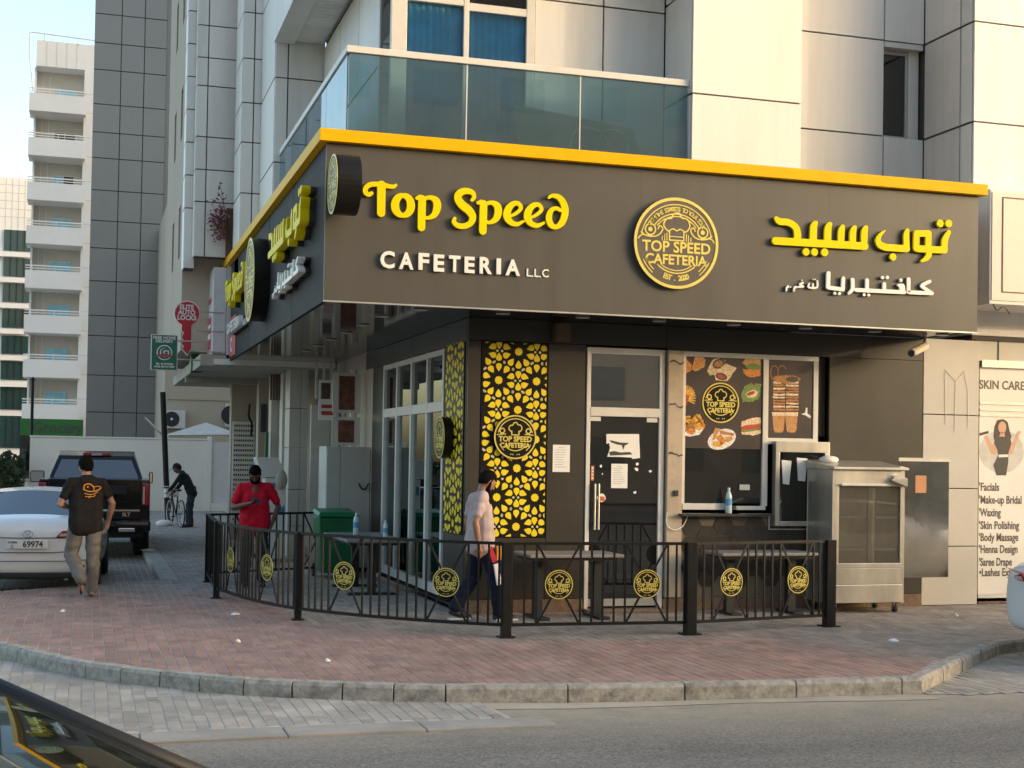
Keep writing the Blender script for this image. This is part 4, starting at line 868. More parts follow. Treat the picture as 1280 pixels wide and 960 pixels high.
# stainless display cabinet
glass('glass_cabinet', (.95, .94, .90), .0, .03, .14, (.5, .45, .36))
fg = thing('display_cabinet', 'worn stainless steel display cabinet with sliding glass doors on castors', 'cabinet', (7.0, .8, 0))
FX0, FX1, FY0, FY1 = 6.43, 7.45, .42, 1.06
mat('cabinet_lit_inside', (.66, .56, .40), .5, 0, .25, 3, dirt=.5, dirtcol=(.40, .28, .15)); part('back_panel', MB().box(FX0, FX1, FY1-.03, FY1, .12, 1.78), 'cabinet_lit_inside', fg)  # back panel in pale cream: warm light inside is put into its colour
part('side_panel', MB().box(FX0, FX0+.03, FY0, FY1-.032, .12, 1.78), 'steel', fg); part('side_panel', MB().box(FX1-.03, FX1, FY0, FY1-.032, .12, 1.78), 'steel', fg)
part('top_panel', MB().add([(FX0-.02, FY0-.06, 1.785), (FX1+.02, FY0-.06, 1.785), (FX1+.02, FY1, 1.785), (FX0-.02, FY1, 1.785), (FX0-.02, FY0-.06, 1.815), (FX1+.02, FY0-.06, 1.815), (FX1+.02, FY1, 1.90), (FX0-.02, FY1, 1.90)], [(0, 3, 2, 1), (4, 5, 6, 7), (0, 1, 5, 4), (1, 2, 6, 5), (2, 3, 7, 6), (3, 0, 4, 7)]), 'steel', fg, bevel=.004)
part('front_frame', MB().box(FX0+.031, FX1-.031, FY0, FY0+.03, 1.58, 1.784).box(FX0+.031, FX0+.09, FY0, FY0+.03, .62, 1.58).box(FX1-.06, FX1-.031, FY0, FY0+.03, .62, 1.58).box(FX0+.031, FX1-.031, FY0-.002, FY0+.03, .56, .62), 'steel', fg, bevel=.004)
part('base_panel', MB().box(FX0+.031, FX1-.031, FY0, FY0+.03, .36, .557), 'steel', fg, bevel=.003); part('base_panel', MB().box(FX0+.031, FX1-.031, FY0-.012, FY0+.03, .13, .355), 'steel', fg, bevel=.006); part('floor', MB().box(FX0+.031, FX1-.031, FY0+.032, FY1-.032, .5, .55), 'steel', fg)
part('handle', MB().bar((FX0+.1, FY0-.03, 1.595), (FX1-.28, FY0-.03, 1.595), .03, .03), 'frame_alu', fg, bevel=.006)
part('glass_door', MB().box(FX0+.09, 7.0, FY0+.008, FY0+.013, .62, 1.58), 'glass_cabinet', fg); part('glass_door', MB().box(6.93, FX1-.06, FY0+.018, FY0+.023, .62, 1.58), 'glass_cabinet', fg); part('door_stile', MB().box(6.93, 7.02, FY0+.003, FY0+.0075, .62, 1.58), 'glass_cabinet', fg)
for z in (.78, 1.18): part('shelf', MB().box(FX0+.04, FX1-.04, FY0+.06, FY1-.04, z, z+.018), 'steel', fg)
for x in (FX0+.08, FX1-.08):
    for y in (FY0+.08, FY1-.1):
        w = part('castor', MB().lathe([(.015, -.018), (.045, -.018), (.045, .018), (.015, .018)], (x, y, .046), 14, 'x'), 'rubber', fg); part('fork', MB().box(x-.026, x-.02, y-.02, y+.02, .04, .128).box(x+.02, x+.026, y-.02, y+.02, .04, .128), 'steel', w)
mir = part('latch', MB().add([(7.22, .36, 1.66), (7.44, .34, 1.58), (7.44, .34, 1.68), (7.32, .36, 1.74), (7.22, .40, 1.64), (7.44, .40, 1.56), (7.44, .40, 1.66), (7.32, .40, 1.72)], [(0, 1, 2, 3), (7, 6, 5, 4), (0, 4, 5, 1), (1, 5, 6, 2), (2, 6, 7, 3), (3, 7, 4, 0)]), 'steel', fg)
part('steel_door', MB().box(7.50, 8.22, .60, .64, .42, 1.93), 'steel_door', fg, bevel=.004); part('door_lip', MB().box(7.46, 8.22, .575, .60, 1.90, 1.945), 'frame_alu', fg)
for z in (.6, 1.7): part('hinge', MB().tube([(7.455, .62, z), (7.505, .62, z)], .015), 'steel', fg)
mat('sticker_orange', (.52, .24, .10), .5); part('sticker', MB().box(7.72, 7.88, .597, .5995, 1.50, 1.72), 'sticker_orange', fg)
cl = single('cloth', MB().ell((6.62, .85, 1.905), .13, .10, .05, 12), 'paper', 'crumpled white cloth lying on top of the steel display cabinet', 'cloth', smooth=True)

# ================================================================ PAPERS, POSTERS, STICKERS
def sheet_paper(x, z, w, h, y, label, nlines=9, rot=0, group=None):
    p = thing('notice', label, 'notice', (x, y, z), 0, group); p.rotation_euler = (0, rot, 0); WM[p.name] = WM[p.name] @ Matrix.Rotation(rot, 4, 'Y')
    part('paper', MB().box(-w/2, w/2, -.0015, 0, -h/2, h/2), 'paper', p, True); m = MB()
    for i in range(nlines):
        zz_ = h*.40-i*h*.8/nlines; ww = w*(.36 if i else .2)*(.6+.4*rng.random())
        m.box(-w*.38 if i else -ww, -w*.38+2*ww if i else ww, -.0026, -.0017, zz_-.004, zz_+.003)
    part('print', m, 'ink_faint', p, True)
q = lambda x, y: onY(x, y, FY)
a = q(701.5, 573); sheet_paper(a[0], a[2], .22, .33, FY-.003, 'white printed notice taped to the dark wall left of the door')
a = q(774.5, 595); sheet_paper(a[0], a[2], .215, .30, FY+.009, 'white printed notice taped to the glass door')
tp = thing('torn_poster', 'torn remains of a white poster on the glass door', 'poster', (3.9, FY, 1.9))
def px_poly(pts, reg, sc, y): return [(onY(reg[0]+x/sc, reg[1]+yy/sc, y)[0], onY(reg[0]+x/sc, reg[1]+yy/sc, y)[2]) for x, yy in pts]
yd = FY+.0105
part('paper', MB().prism(px_poly([(232, 570), (395, 570), (400, 690), (362, 695), (358, 688), (300, 685), (236, 684), (250, 640), (245, 615), (232, 620)], (700, 400), 4, yd), lambda u, v, d: (u, yd-d, v), 0, .0012), 'paper', tp)
mat('print_dark', (.04, .045, .04), .5, 0, 0)
for pl in ([(248, 600), (300, 612), (345, 615), (330, 626), (290, 624), (255, 612)], [(308, 625), (325, 625), (316, 650)], [(245, 660), (270, 655), (300, 662), (350, 660), (362, 672), (300, 676), (250, 678)]):
    part('print', MB().prism(px_poly(pl, (700, 400), 4, yd), lambda u, v, d: (u, yd-.0014-d, v), 0, .0008), 'print_dark', tp)
ss = thing('door_scraps', 'small torn sticker scraps scattered over the glass door', 'sticker', (3.9, FY, 1.5))
for cx, cy, r in ((143, 694, 6), (205, 730, 7), (383, 747, 12), (451, 755, 8), (388, 720, 9), (376, 862, 9), (212, 770, 4)):
    pl = [(cx+r*(.5+.7*rng.random())*math.cos(t), cy+r*(.5+.9*rng.random())*math.sin(t)) for t in np.linspace(0, 5.4, 7)]
    part('scrap', MB().prism(px_poly(pl, (700, 400), 4, yd), lambda u, v, d: (u, yd-d, v), 0, .001), 'paper', ss)
mat('sticker_red', (.55, .10, .04), .5); mat('sticker_strip', (.50, .20, .10), .5)
st = thing('round_sticker', 'peeling orange and white sticker low on the glass door', 'sticker', (3.6, FY, 1.1))
pl = [(207+23*math.cos(t)*(.8+.25*rng.random()), 888+22*math.sin(t)*(.8+.25*rng.random())) for t in np.linspace(0, 5.9, 12)]
part('paper', MB().prism(px_poly(pl, (700, 400), 4, yd), lambda u, v, d: (u, yd-d, v), 0, .001), 'paper', st)
part('print', MB().prism(px_poly([(190, 880), (222, 884), (224, 905), (192, 905)], (700, 400), 4, yd), lambda u, v, d: (u, yd-.0012-d, v), 0, .0006), 'sticker_red', st)
s2 = thing('vertical_sticker', 'narrow orange vertical sticker above the door handles', 'sticker', (3.53, FY, 1.7)); part('paper', MB().box(3.515, 3.555, yd-.001, yd, 1.60, 1.78), 'sticker_strip', s2)
for k in range(4): part('mark', MB().box(3.525, 3.545, yd-.002, yd-.0012, 1.62+k*.04, 1.64+k*.04), 'paper', s2)
for i, (px, lab) in enumerate(((1008, 'left'), (1018, 'right'))):
    pass
for (x0, y0, x1, y1, lab) in ((979, 575, 991, 606, 'white tape strip hanging in the service hatch, left of two'), (998, 572, 1011, 602, 'white tape strip hanging in the service hatch, right of two')):
    a = onY(x0, y0, FY-.105); b = onY(x1, y1, FY-.105)
    single('tape_strip', MB().prism([(a[0], a[2]), (b[0], a[2]-.01), (b[0]-.03, b[2]), (a[0]+.02, b[2]+.01)], lambda u, v, d: (u, FY-.064-d, v), 0, .002), 'paper', lab, 'tape', 'tape strips in the hatch')
# printed food on the window film
FD = dict(bread=(.55, .30, .10), dark=(.10, .05, .03), pale=(.66, .50, .28), red=(.42, .07, .03), green=(.16, .25, .05), orange=(.62, .22, .03), plate=(.75, .72, .68), fry=(.68, .36, .05), tea=(.50, .25, .09), copper=(.45, .16, .06), crust=(.42, .18, .05), cream=(.72, .55, .36))
for k, c in FD.items(): mat('print_'+k, c, .4, 0, .35, 45)
_pl = [0]
def printed(parent, pts, colour, lvl=0, jag=0, reg=(840, 430), sc=6.4):
    if jag:
        pts2 = []
        for i in range(len(pts)):
            a, b = pts[i], pts[(i+1) % len(pts)]
            for t in (0, .25, .5, .75): pts2.append((a[0]+(b[0]-a[0])*t+rng.normal(0, jag), a[1]+(b[1]-a[1])*t+rng.normal(0, jag)))
        pts = pts2
    yy = FY+.012-.0006*lvl
    part('print', MB().prism(px_poly(pts, reg, sc, yy), lambda u, v, d: (u, yy-d, v), 0, .0005), 'print_'+colour, parent)
def el(cx, cy, rx, ry, rot=0, n=18):
    c, s = math.cos(R(rot)), math.sin(R(rot)); return [(cx+rx*math.cos(t)*c-ry*math.sin(t)*s, cy+rx*math.cos(t)*s+ry*math.sin(t)*c) for t in np.linspace(0, 2*math.pi, n, endpoint=False)]
printed(film, [(165, 180), (185, 92), (230, 88), (270, 130), (255, 190), (190, 218), (160, 205)], 'bread', 1, 2); printed(film, [(175, 175), (220, 120), (255, 150), (200, 205)], 'orange', 2, 2)
printed(film, [(108, 112), (160, 170), (150, 215), (108, 240)], 'orange', 1, 2)
printed(film, [(280, 215), (320, 130), (370, 112), (425, 130), (428, 165), (380, 240), (300, 250)], 'pale', 1, 2); printed(film, el(375, 158, 52, 38, -20), 'dark', 2); printed(film, el(375, 158, 38, 26, -20), 'crust', 3, 2)
printed(film, [(335, 235), (430, 155), (518, 190), (500, 215), (445, 298), (350, 290)], 'cream', 3, 2); printed(film, el(395, 260, 48, 28, 15), 'dark', 4); printed(film, el(395, 260, 34, 18, 15), 'red', 5, 2)
printed(film, [(560, 150), (590, 115), (708, 112), (708, 190), (600, 180)], 'bread', 1, 2); printed(film, [(590, 180), (640, 150), (708, 165), (708, 210), (610, 215)], 'green', 2, 4); printed(film, [(566, 200), (708, 205), (708, 255), (620, 265), (580, 245)], 'orange', 3, 3)
for k in range(11):
    a = R(-100+k*12); x0, y0 = 104, 440; printed(film, [(x0-0, y0-10), (x0+6, y0+8), (x0+10+math.cos(a)*(95-3*abs(k-5))*.9, y0+math.sin(a)*110+4), (x0+max(2, math.cos(a)*85), y0+math.sin(a)*110-6)], 'fry', 1+k % 3)
printed(film, [(104, 400), (140, 410), (118, 490), (104, 492)], 'red', 5, 1)
printed(film, [(552, 420), (590, 340), (660, 315), (708, 320), (708, 430), (640, 465), (570, 460)], 'green', 1, 7); printed(film, el(640, 400, 48, 30, -20), 'cream', 2, 3); printed(film, el(630, 395, 34, 14, -20), 'red', 3, 2)
printed(film, [(100, 730), (110, 700), (255, 640), (262, 665), (220, 725), (140, 742)], 'plate', 1)
for cx, cy in ((125, 610), (200, 595), (150, 690), (215, 655), (110, 660), (175, 640), (235, 640)): printed(film, el(cx, cy, 36, 34), ('orange', 'crust', 'fry')[(cx//25) % 3], 2+(cx % 3), 4)
printed(film, el(398, 762, 118, 78, -22), 'plate', 1)
for pl, c in (([(350, 670), (390, 680), (345, 760), (310, 780)], 'bread'), ([(320, 775), (400, 790), (385, 830), (330, 820)], 'fry'), ([(380, 690), (500, 715), (490, 735), (385, 720)], 'crust'), ([(390, 720), (440, 780), (400, 810), (350, 750)], 'orange'), ([(420, 745), (480, 735), (490, 760), (440, 790)], 'bread')): printed(film, pl, c, 3, 2)
printed(film, [(550, 660), (560, 620), (640, 590), (708, 588), (708, 640), (600, 665)], 'cream', 2, 2); printed(film, [(552, 660), (708, 635), (708, 690), (560, 700)], 'red', 3, 4); printed(film, [(555, 695), (708, 680), (708, 722), (640, 730), (558, 725)], 'cream', 4, 3); printed(film, [(556, 690), (708, 676), (708, 688), (560, 704)], 'green', 5, 3)
lgx = onY(840+392/6.4, 430+470/6.4, FY); logo(film, frontM(lgx[0], lgx[2], FY+.0085), .255, .004, 'logo_black', 'gold')
# tea glasses film
for dx in (0, 102): printed(film2, [(800+dx, 548), (905+dx, 548), (892+dx, 690), (880+dx, 708), (825+dx, 708), (815+dx, 690)], 'tea', 1+dx//100, 1); printed(film2, [(798+dx, 545), (908+dx, 545), (905+dx, 575), (802+dx, 575)], 'cream', 3, 1)
for k in range(10):
    y0 = 300+k*24
    for s in range(2): printed(film2, [(808+s*104, y0), (905+s*110, y0+2), (903+s*108, y0+17), (810+s*104, y0+16)], ('copper', 'crust', 'cream')[(k+s) % 3 if k % 4 else 2], 1+s, 2)
printed(film2, el(915, 282, 112, 34), 'crust', 4, 3); printed(film2, el(962, 282, 52, 22), 'dark', 5)
for cx, cy, rx, ry in ((820, 230, 34, 60), (880, 225, 36, 55)):
    w = [(cx+rx*math.cos(t), cy+ry*math.sin(t), 5) for t in np.linspace(.5, 5.9, 16)]
    printed(film2, [(x, y) for x, y, _ in w]+[(cx+(rx-6)*math.cos(t), cy+(ry-7)*math.sin(t)) for t in np.linspace(5.9, .5, 16)], 'copper', 3)
printed(film2, [(1030, 560), (1065, 548), (1072, 508), (1085, 512), (1082, 552), (1112, 580), (1105, 596), (1070, 572)], 'plate', 2, 1)

# CCTV camera
cc = thing('security_camera', 'pale bullet security camera hanging under the right end of the fascia', 'camera', (7.95, .62, 3.3))
pa, pb = np.array(onY(1141, 441, .45)), np.array(onY(1157, 433, .70))
mat('cam_white', (.55, .50, .42), .4); dv = pb-pa
part('housing', MB().tube([pa, pb], .047, 16), 'cam_white', cc); part('hood', MB().tube([pa-dv*.12+np.array((0, 0, .012)), pb+np.array((0, 0, .012))], .05, 16), 'cam_white', cc); part('lens', MB().tube([pa-dv*.125, pa-dv*.04], .042, 16), 'ink', cc)
part('bracket', MB().tube([pb-dv*.1, pb+np.array((0.02, .03, .10)), (pb[0]+.02, pb[1]+.03, SZ0+.008)], .016, 8), 'cam_white', cc)

# ================================================================ RIGHT: salon poster and neighbour's lightbox
SY = FY+.10
sal = thing('salon_poster', 'tall white beauty salon poster with service list and illustrated figure', 'poster', (9.6, SY, 1.5))
mat('poster_white', (.74, .72, .66), .45, 0, .03, 3); mat('poster_text', (.10, .075, .06), .5, 0, 0); mat('poster_grey', (.56, .54, .50), .5, 0, .15, 6); mat('skin_print', (.60, .34, .22), .5, 0, .05)
SX0 = onY(1223.5, 600, SY)[0]
zp = lambda y: onY(1250, y, SY)[2]
part('board', MB().box(SX0, 12, SY, SY+.04, zp(742), zp(457)), 'poster_white', sal); part('plinth', MB().box(SX0, 12, SY-.01, SY+.05, 0, zp(738)-.10), 'granite', sal)
part('shutter_box', MB().box(SX0, 12, SY-.05, SY+.0, zp(460), zp(451)), 'frame_alu', sal)
for y in (503, 511, 518): part('shutter_rail', MB().box(SX0, 12, SY-.012, SY-.001, zp(y+3), zp(y)), 'frame_alu', sal)
part('bottom_rail', MB().box(SX0, 12, SY-.01, SY+.04, zp(742)-.10, zp(742)-.004), 'frame_white', sal)
def stext(t, x, y, hpx, wpx=None):
    p0 = onY(x, y, SY); h = zp(y-hpx/2)-zp(y+hpx/2); me = text_mesh(t, h*1.38, .002, .0035, 'LEFT'); A = np.array([v.co[:2] for v in me.vertices])
    if wpx: w = onY(x+wpx, y, SY)[0]-p0[0]; me.transform(Matrix.Diagonal((w/(A[:, 0].max()-A[:, 0].min()), 1, 1, 1)))
    me.transform(Matrix.Translation((-A[:, 0].min(), 0, 0))); me.materials.append(M['poster_text']); inst('lettering', me, sal, frontM(p0[0], p0[2], SY-.0005))
stext('SKIN CARE', 1224, 481, 11, 57)
for t, y, w in (("'Facials", 609, 25), ("'Make-up Bridal", 625, 53), ("'Waxing", 641, 27), ("'Skin Polishing", 657, 50), ("'Body Massage", 672, 49), ("'Henna Design", 687, 48), ("'Saree Drape", 703, 41), ("\u2022Lashes Extension", 716, 62)): stext(t, 1224, y, 10, w)
def sp(pts, mt, lv):
    P = [(onY(1080+x/4.8, 400+y/4.8, SY)[0], onY(1080+x/4.8, 400+y/4.8, SY)[2]) for x, y in pts]; yy = SY-.0007*lv
    part('print', MB().prism(P, lambda u, v, d: (u, yy-d, v), 0, .0006), mt, sal)
mat('hair_print', (.05, .03, .025), .6, 0, .2, 30); mat('dress_print', (.05, .045, .04), .6, 0, .3, 40)
sp(el(825, 790, 135, 130), 'poster_grey', 1)
sp([(800, 600), (835, 594), (862, 612), (872, 660), (884, 700), (870, 745), (830, 740), (790, 745), (776, 700), (782, 640)], 'hair_print', 2)
sp(el(829, 645, 24, 36), 'skin_print', 3); sp([(818, 675), (842, 675), (846, 700), (812, 700)], 'skin_print', 3)
sp([(790, 690), (830, 720), (872, 690), (884, 740), (868, 790), (866, 812), (804, 812), (800, 780), (780, 740)], 'dress_print', 4)
sp([(804, 812), (866, 812), (864, 860), (852, 932), (795, 932), (776, 870)], 'dress_print', 4); sp([(806, 808), (864, 806), (864, 822), (806, 824)], 'poster_white', 5)
sp([(782, 745), (800, 770), (786, 808), (762, 800), (720, 700), (738, 690), (765, 745)], 'skin_print', 3); sp([(870, 740), (884, 745), (915, 690), (930, 695), (895, 790), (880, 810), (866, 790)], 'skin_print', 3)
sp([(690, 680), (745, 665), (748, 680), (694, 694)], 'hair_print', 5); sp([(908, 690), (930, 664), (942, 672), (920, 704)], 'skin_print', 5)
lb = thing('lightbox_sign', 'blank cream lightbox sign beside the right end of the dark fascia', 'sign', (10, .6, 3.7)); mat('lightbox', (.72, .62, .54), .4, 0, .03)
LY = .35; a = onY(1237, 310, LY); z1 = onY(1240, 236, LY)[2]; z0 = onY(1240, 380, LY)[2]
part('case', MB().box(a[0], 13, LY, FY-.003, z0, z1), 'cladding', lb, bevel=.01); part('face', MB().box(a[0]+.03, 13, LY-.012, LY-.001, z0+.05, z1-.04), 'lightbox', lb)
m = MB(); xx = onY(1252, 300, LY)[0]; za, zb = onY(1260, 366, LY)[2], onY(1260, 247, LY)[2]; m.box(xx, xx+.012, LY-.02, LY-.0125, za, zb).box(xx+.012, 12.9, LY-.02, LY-.0125, zb-.012, zb).box(xx+.012, 12.9, LY-.02, LY-.0125, za, za+.012); part('border', m, 'wood_brown', lb)
part('hanging_wire', MB().tube(catmull([(a[0]+.05, LY-.01, z0), (a[0]+.1, LY-.03, z0-.08), (a[0]+.2, LY-.03, z0-.03), (a[0]+.3, LY-.02, z0-.12)], 5), .008, 6), 'plastic_black', lb)
# ================================================================ LEFT SIDE: shops under the canopy, signs, canopy slab
ls = thing('side_shops', 'row of small shopfronts with tiled pillars under the side canopy', 'shop', (1.5, 10, 0))
part('wall', MB().box(1.932, 2.1, 6.91, 18, 0, 3.56), 'plaster_beige', ls)
def fpanel(px0, px1, Y, y0, y1, mt, name, deep=.5, parent=ls):
    a = onY(px0, (y0+y1)/2, Y); b = onY(px1, (y0+y1)/2, Y); return part(name, MB().box(a[0], b[0], Y, Y+deep, max(.0, onY(px0, y1, Y)[2]), min(3.5, onY(px0, y0, Y)[2])), mt, parent, bevel=.004)
# white tiled pillar
a, b = onY(361, 560, 10.6)[0], onY(384, 560, 10.6)[0]
for z0, z1 in ((0, .55), (.56, 1.22), (1.23, 1.98), (1.99, 2.70), (2.71, 3.5)):
    part('pillar_tile', MB().box(a, a+(b-a)*.62-.006, 10.6, 11.2, z0, z1), 'tile_white', ls, bevel=.004); part('pillar_tile', MB().box(a+(b-a)*.62, b, 10.6, 11.2, z0, z1), 'tile_white', ls, bevel=.004)
a2, b2 = onY(384, 560, 9.6)[0], onY(412, 560, 9.6)[0]
for z0, z1 in ((0, .42), (.43, 1.15), (1.16, 1.95), (1.96, 2.75)): part('pillar_tile', MB().box(a2+.06, b2, 9.6, 9.7, z0, z1), 'tile_white', ls, bevel=.004)
part('door_frame', MB().box(b2+.01, b2+.09, 9.3, 9.4, 0, 3.3).box(1.84, 1.92, 8.3, 8.4, 0, 3.3), 'frame_white', ls); part('shop_glass', MB().box(b2+.10, 1.85, 9.3, 9.31, .1, 3.0), 'glass_dark', ls)
for i in range(6): part('transom_bar', MB().box(a2+.1+i*.13, a2+.14+i*.13, 9.45, 9.5, 2.85, 3.48), 'frame_white', ls)
mat('poster_pink', (.55, .42, .38), .6, 0, .2, 10); mat('poster_red', (.45, .05, .05), .5, 0, .1)
c0 = onY(398, 500, 9.25); c1 = onY(420, 500, 9.25)
mat('poster_photo', (.10, .07, .06), .4, 0, .4, 14)
pp = part('poster', MB().box(c0[0], c1[0], 9.22, 9.24, c0[2]-.35, c0[2]+.35), 'paper', ls); part('print', MB().box(c0[0]+.04, c0[0]+.2, 9.215, 9.219, c0[2]+.02, c0[2]+.30), 'poster_photo', pp)
part('print', MB().box(c0[0]+.05, c1[0]-.05, 9.2150, 9.2185, c0[2]-.14, c0[2]-.08).box(c0[0]+.05, c1[0]-.05, 9.2150, 9.2185, c0[2]-.26, c0[2]-.19), 'poster_red', pp)
# narrow shopfronts further along
for px0, px1, Y, y0, y1, mt in ((338, 350, 12.5, 455, 660, 'tile_white'), (352, 359, 12.0, 455, 660, 'plaster_white'), (322, 338, 14.0, 460, 690, 'plaster_beige'), (288, 322, 16.0, 460, 690, 'plaster_beige')): fpanel(px0, px1, Y, y0, y1, mt, 'wall', .4)
gm = MB()
mat('shop_green', (.03, .14, .07), .5); fpanel(331, 335, 12.4, 540, 640, 'shop_green', 'green_trim', .06); fpanel(356, 359, 11.9, 470, 640, 'shop_green', 'green_trim', .06); fpanel(326, 333, 13.9, 505, 540, 'ink', 'dark_vent', .06)
for i in range(6): fpanel(338+i*3.6, 340+i*3.6, 12.35, 462, 500, 'wood_brown', 'transom_bar', .05)
# perforated block screen (vents)
vb = part('vent_screen', MB().box(onY(290, 600, 15.9)[0], onY(317, 600, 15.9)[0], 15.9, 15.98, onY(300, 655, 15.9)[2], onY(300, 527, 15.9)[2]), 'plaster_white', ls)
vm = MB(); x0, x1 = onY(291, 600, 15.9)[0], onY(316, 600, 15.9)[0]; z0, z1 = onY(300, 652, 15.9)[2], onY(300, 529, 15.9)[2]
for i in range(9):
    for j in range(20):
        cx = x0+(i+.5)*(x1-x0)/9; cz = z0+(j+.5)*(z1-z0)/20; vm.box(cx-.013, cx+.013, 15.893, 15.899, cz-.022, cz+.022)
setp(part('vent_holes', vm, 'ink', vb), kind='stuff')
part('gas_pipe', MB().tube(catmull([(onY(313, 470, 15.8)[0], 15.8, onY(313, 505, 15.8)[2]), (onY(311, 520, 15.8)[0], 15.8, onY(311, 520, 15.8)[2]), (onY(315, 525, 15.8)[0], 15.8, onY(315, 530, 15.8)[2]), (onY(314, 535, 15.8)[0], 15.8, onY(314, 545, 15.8)[2])], 5), .025), 'black_metal', ls)
# white chest with stickers behind the man in red
wc_ = thing('ice_chest', 'white cabinet with blue stickers and a hanging bag behind the man in red', 'cabinet', (.6, 9.6, 0))
x0, x1 = onY(325, 640, 9.4)[0], onY(357, 640, 9.4)[0]
part('body', MB().box(x0+.08, x1, 9.4, 9.9, .05, 1.45), 'frame_white', wc_, bevel=.01); part('lid', MB().add([(x0, 9.38, 1.455), (x1+.02, 9.38, 1.455), (x1+.02, 9.92, 1.455), (x0, 9.92, 1.455), (x0-.08, 9.38, 1.80), (x1-.15, 9.38, 1.80), (x1-.15, 9.92, 1.80), (x0-.08, 9.92, 1.80)], [(0, 3, 2, 1), (4, 5, 6, 7), (0, 1, 5, 4), (1, 2, 6, 5), (2, 3, 7, 6), (3, 0, 4, 7)]), 'frame_white', wc_, bevel=.01)
mat('sticker_blue', (.05, .2, .35), .5)
part('sticker', MB().prism([(x0+.10, 1.30), (x0+.26, 1.38), (x0+.24, 1.20), (x0+.10, 1.15)], lambda u, v, d: (u, 9.398-d, v), 0, .003), 'sticker_blue', wc_); part('sticker', MB().prism([(x1-.20, .82), (x1-.02, .98), (x1-.02, .80)], lambda u, v, d: (u, 9.398-d, v), 0, .003), 'sticker_blue', wc_)
part('bag', MB().ell((x1-.10, 9.30, 1.42), .11, .09, .17, 14), 'concrete', wc_, smooth=True)
# framed posters by the cabinet
fp = thing('framed_posters', 'pair of framed reddish posters above the pale metal cabinet', 'poster', (1.9, 7.5, 2.4))
mat('poster_food', (.16, .06, .035), .4, 0, .6, 9)
for z0, z1 in ((2.55, 3.2), (2.02, 2.48)):
    f = part('frame', MB().box(1.40, 1.86, 7.55, 7.58, z0, z1), 'frame_white', fp); part('print', MB().box(1.50, 1.76, 7.544, 7.549, z0+.05, z1-.05), 'poster_food', f)
# canopy slab, white end pillar, sign boxes
cn = thing('canopy', 'flat grey concrete canopy slab over the side pavement', 'canopy', (.4, 14, 3.4))
part('slab', MB().box(-.5, 1.92, 10.35, 18.5, 3.42, 3.62), 'concrete', cn); part('slab_edge', MB().box(-.27, 1.9, 10.30, 10.345, 3.44, 3.54), 'plaster_white', cn); part('drop_beam', MB().box(-.5, 1.9, 14.2, 14.4, 3.3, 3.418), 'concrete', cn)
sb = thing('side_lightbox', 'white and red shop sign box at the far end of the side fascia', 'sign', (-.1, 11.5, 3.6))
mat('light_red', (.50, .05, .07), .4, 0, .1); mat('film_pale', (.62, .60, .60), .35, 0, .05)
part('case', MB().box(-.05, .09, 10.35, 10.45, 3.56, 5.222), 'frame_white', sb); part('face', MB().box(-.28, -.06, 10.5, 12.6, 3.65, 5.2), 'film_pale', sb)
part('print', MB().box(-.284, -.2802, 10.9, 11.8, 3.75, 4.35), 'light_red', sb); part('print', MB().box(-.284, -.2802, 10.9, 12.4, 4.6, 4.7), 'light_red', sb)
part('print', MB().box(-.2875, -.2845, 11.0, 11.7, 4.15, 4.22).box(-.2875, -.2845, 11.0, 11.7, 3.95, 4.05), 'paper', sb)
rs = thing('red_shop_sign', 'small red panel under the yellow letters at the end of the side fascia', 'sign', (-.02, 9.9, 3.7)); part('panel', MB().box(-.012, -.004, 9.2, 10.22, 3.56, 4.25), 'light_red', rs)
t = text_mesh('C', .35, .003, .01); t.materials.append(M['paper']); inst('lettering', t, rs, leftM(9.9, 3.75, -.0125))
# red key sign
ks = thing('key_sign', 'red key shaped hanging sign reading ELITE AUTO LOCKS', 'sign', (-.63, 10.45, 4.2)); mat('key_red', (.50, .018, .035), .4, 0, .08, 4)
KY = 10.45; kf = lambda x, y: (onY(x/4, 240+y/4, KY)[0], onY(x/4, 240+y/4, KY)[2])
outl = [(935+65*math.cos(t), 605+62*math.sin(t)) for t in np.linspace(R(115), R(425), 34)]+[(958, 668), (957, 785), (936, 818), (912, 788), (920, 775), (906, 760), (918, 742), (906, 728), (918, 706), (906, 690), (908, 668)]
part('border', MB().prism([kf(x, y) for x, y in outl], lambda u, v, d: (u, KY+d, v), .0, .09), 'paper', ks)
cx_, cy_ = kf(934, 690); part('face', MB().prism([((kf(x, y)[0]-cx_)*.93+cx_, (kf(x, y)[1]-cy_)*.96+cy_) for x, y in outl], lambda u, v, d: (u, KY-d, v), .001, .012), 'key_red', ks)
for tx, yy in (('ELITE', 577), ('AUTO', 604), ('LOCKS', 630)):
    t = text_mesh(tx, .115, .004, .004); t.materials.append(M['paper']); q_ = kf(934, yy); inst('lettering', t, ks, frontM(q_[0], q_[1], KY-.0125) @ Matrix.Diagonal((.92, 1, 1, 1)))
for yy in (597, 693, 795): q_ = kf(990 if yy < 700 else 955, yy); part('bracket', MB().tube([(q_[0]-.03, KY+.045, q_[1]), (-.1, KY+.045, q_[1])], .012, 6), 'frame_alu', ks)
gs = thing('delivery_sign', 'green hanging sign reading FREE HOME DELIVERY with round emblem', 'sign', (-1.05, 10.4, 3.7)); mat('sign_green', (.02, .15, .085), .4, 0, .1, 4); GY = 10.4
gf = lambda x, y: (onY(x/4, 240+y/4, GY)[0], onY(x/4, 240+y/4, GY)[2]); x0, z1 = gf(757, 710); x1, z0 = gf(886, 893)
part('border', MB().box(x0, x1, GY, GY+.08, z0, z1), 'paper', gs); part('face', MB().box(x0+.012, x1-.012, GY-.006, GY-.001, z0+.012, z1-.012), 'sign_green', gs)
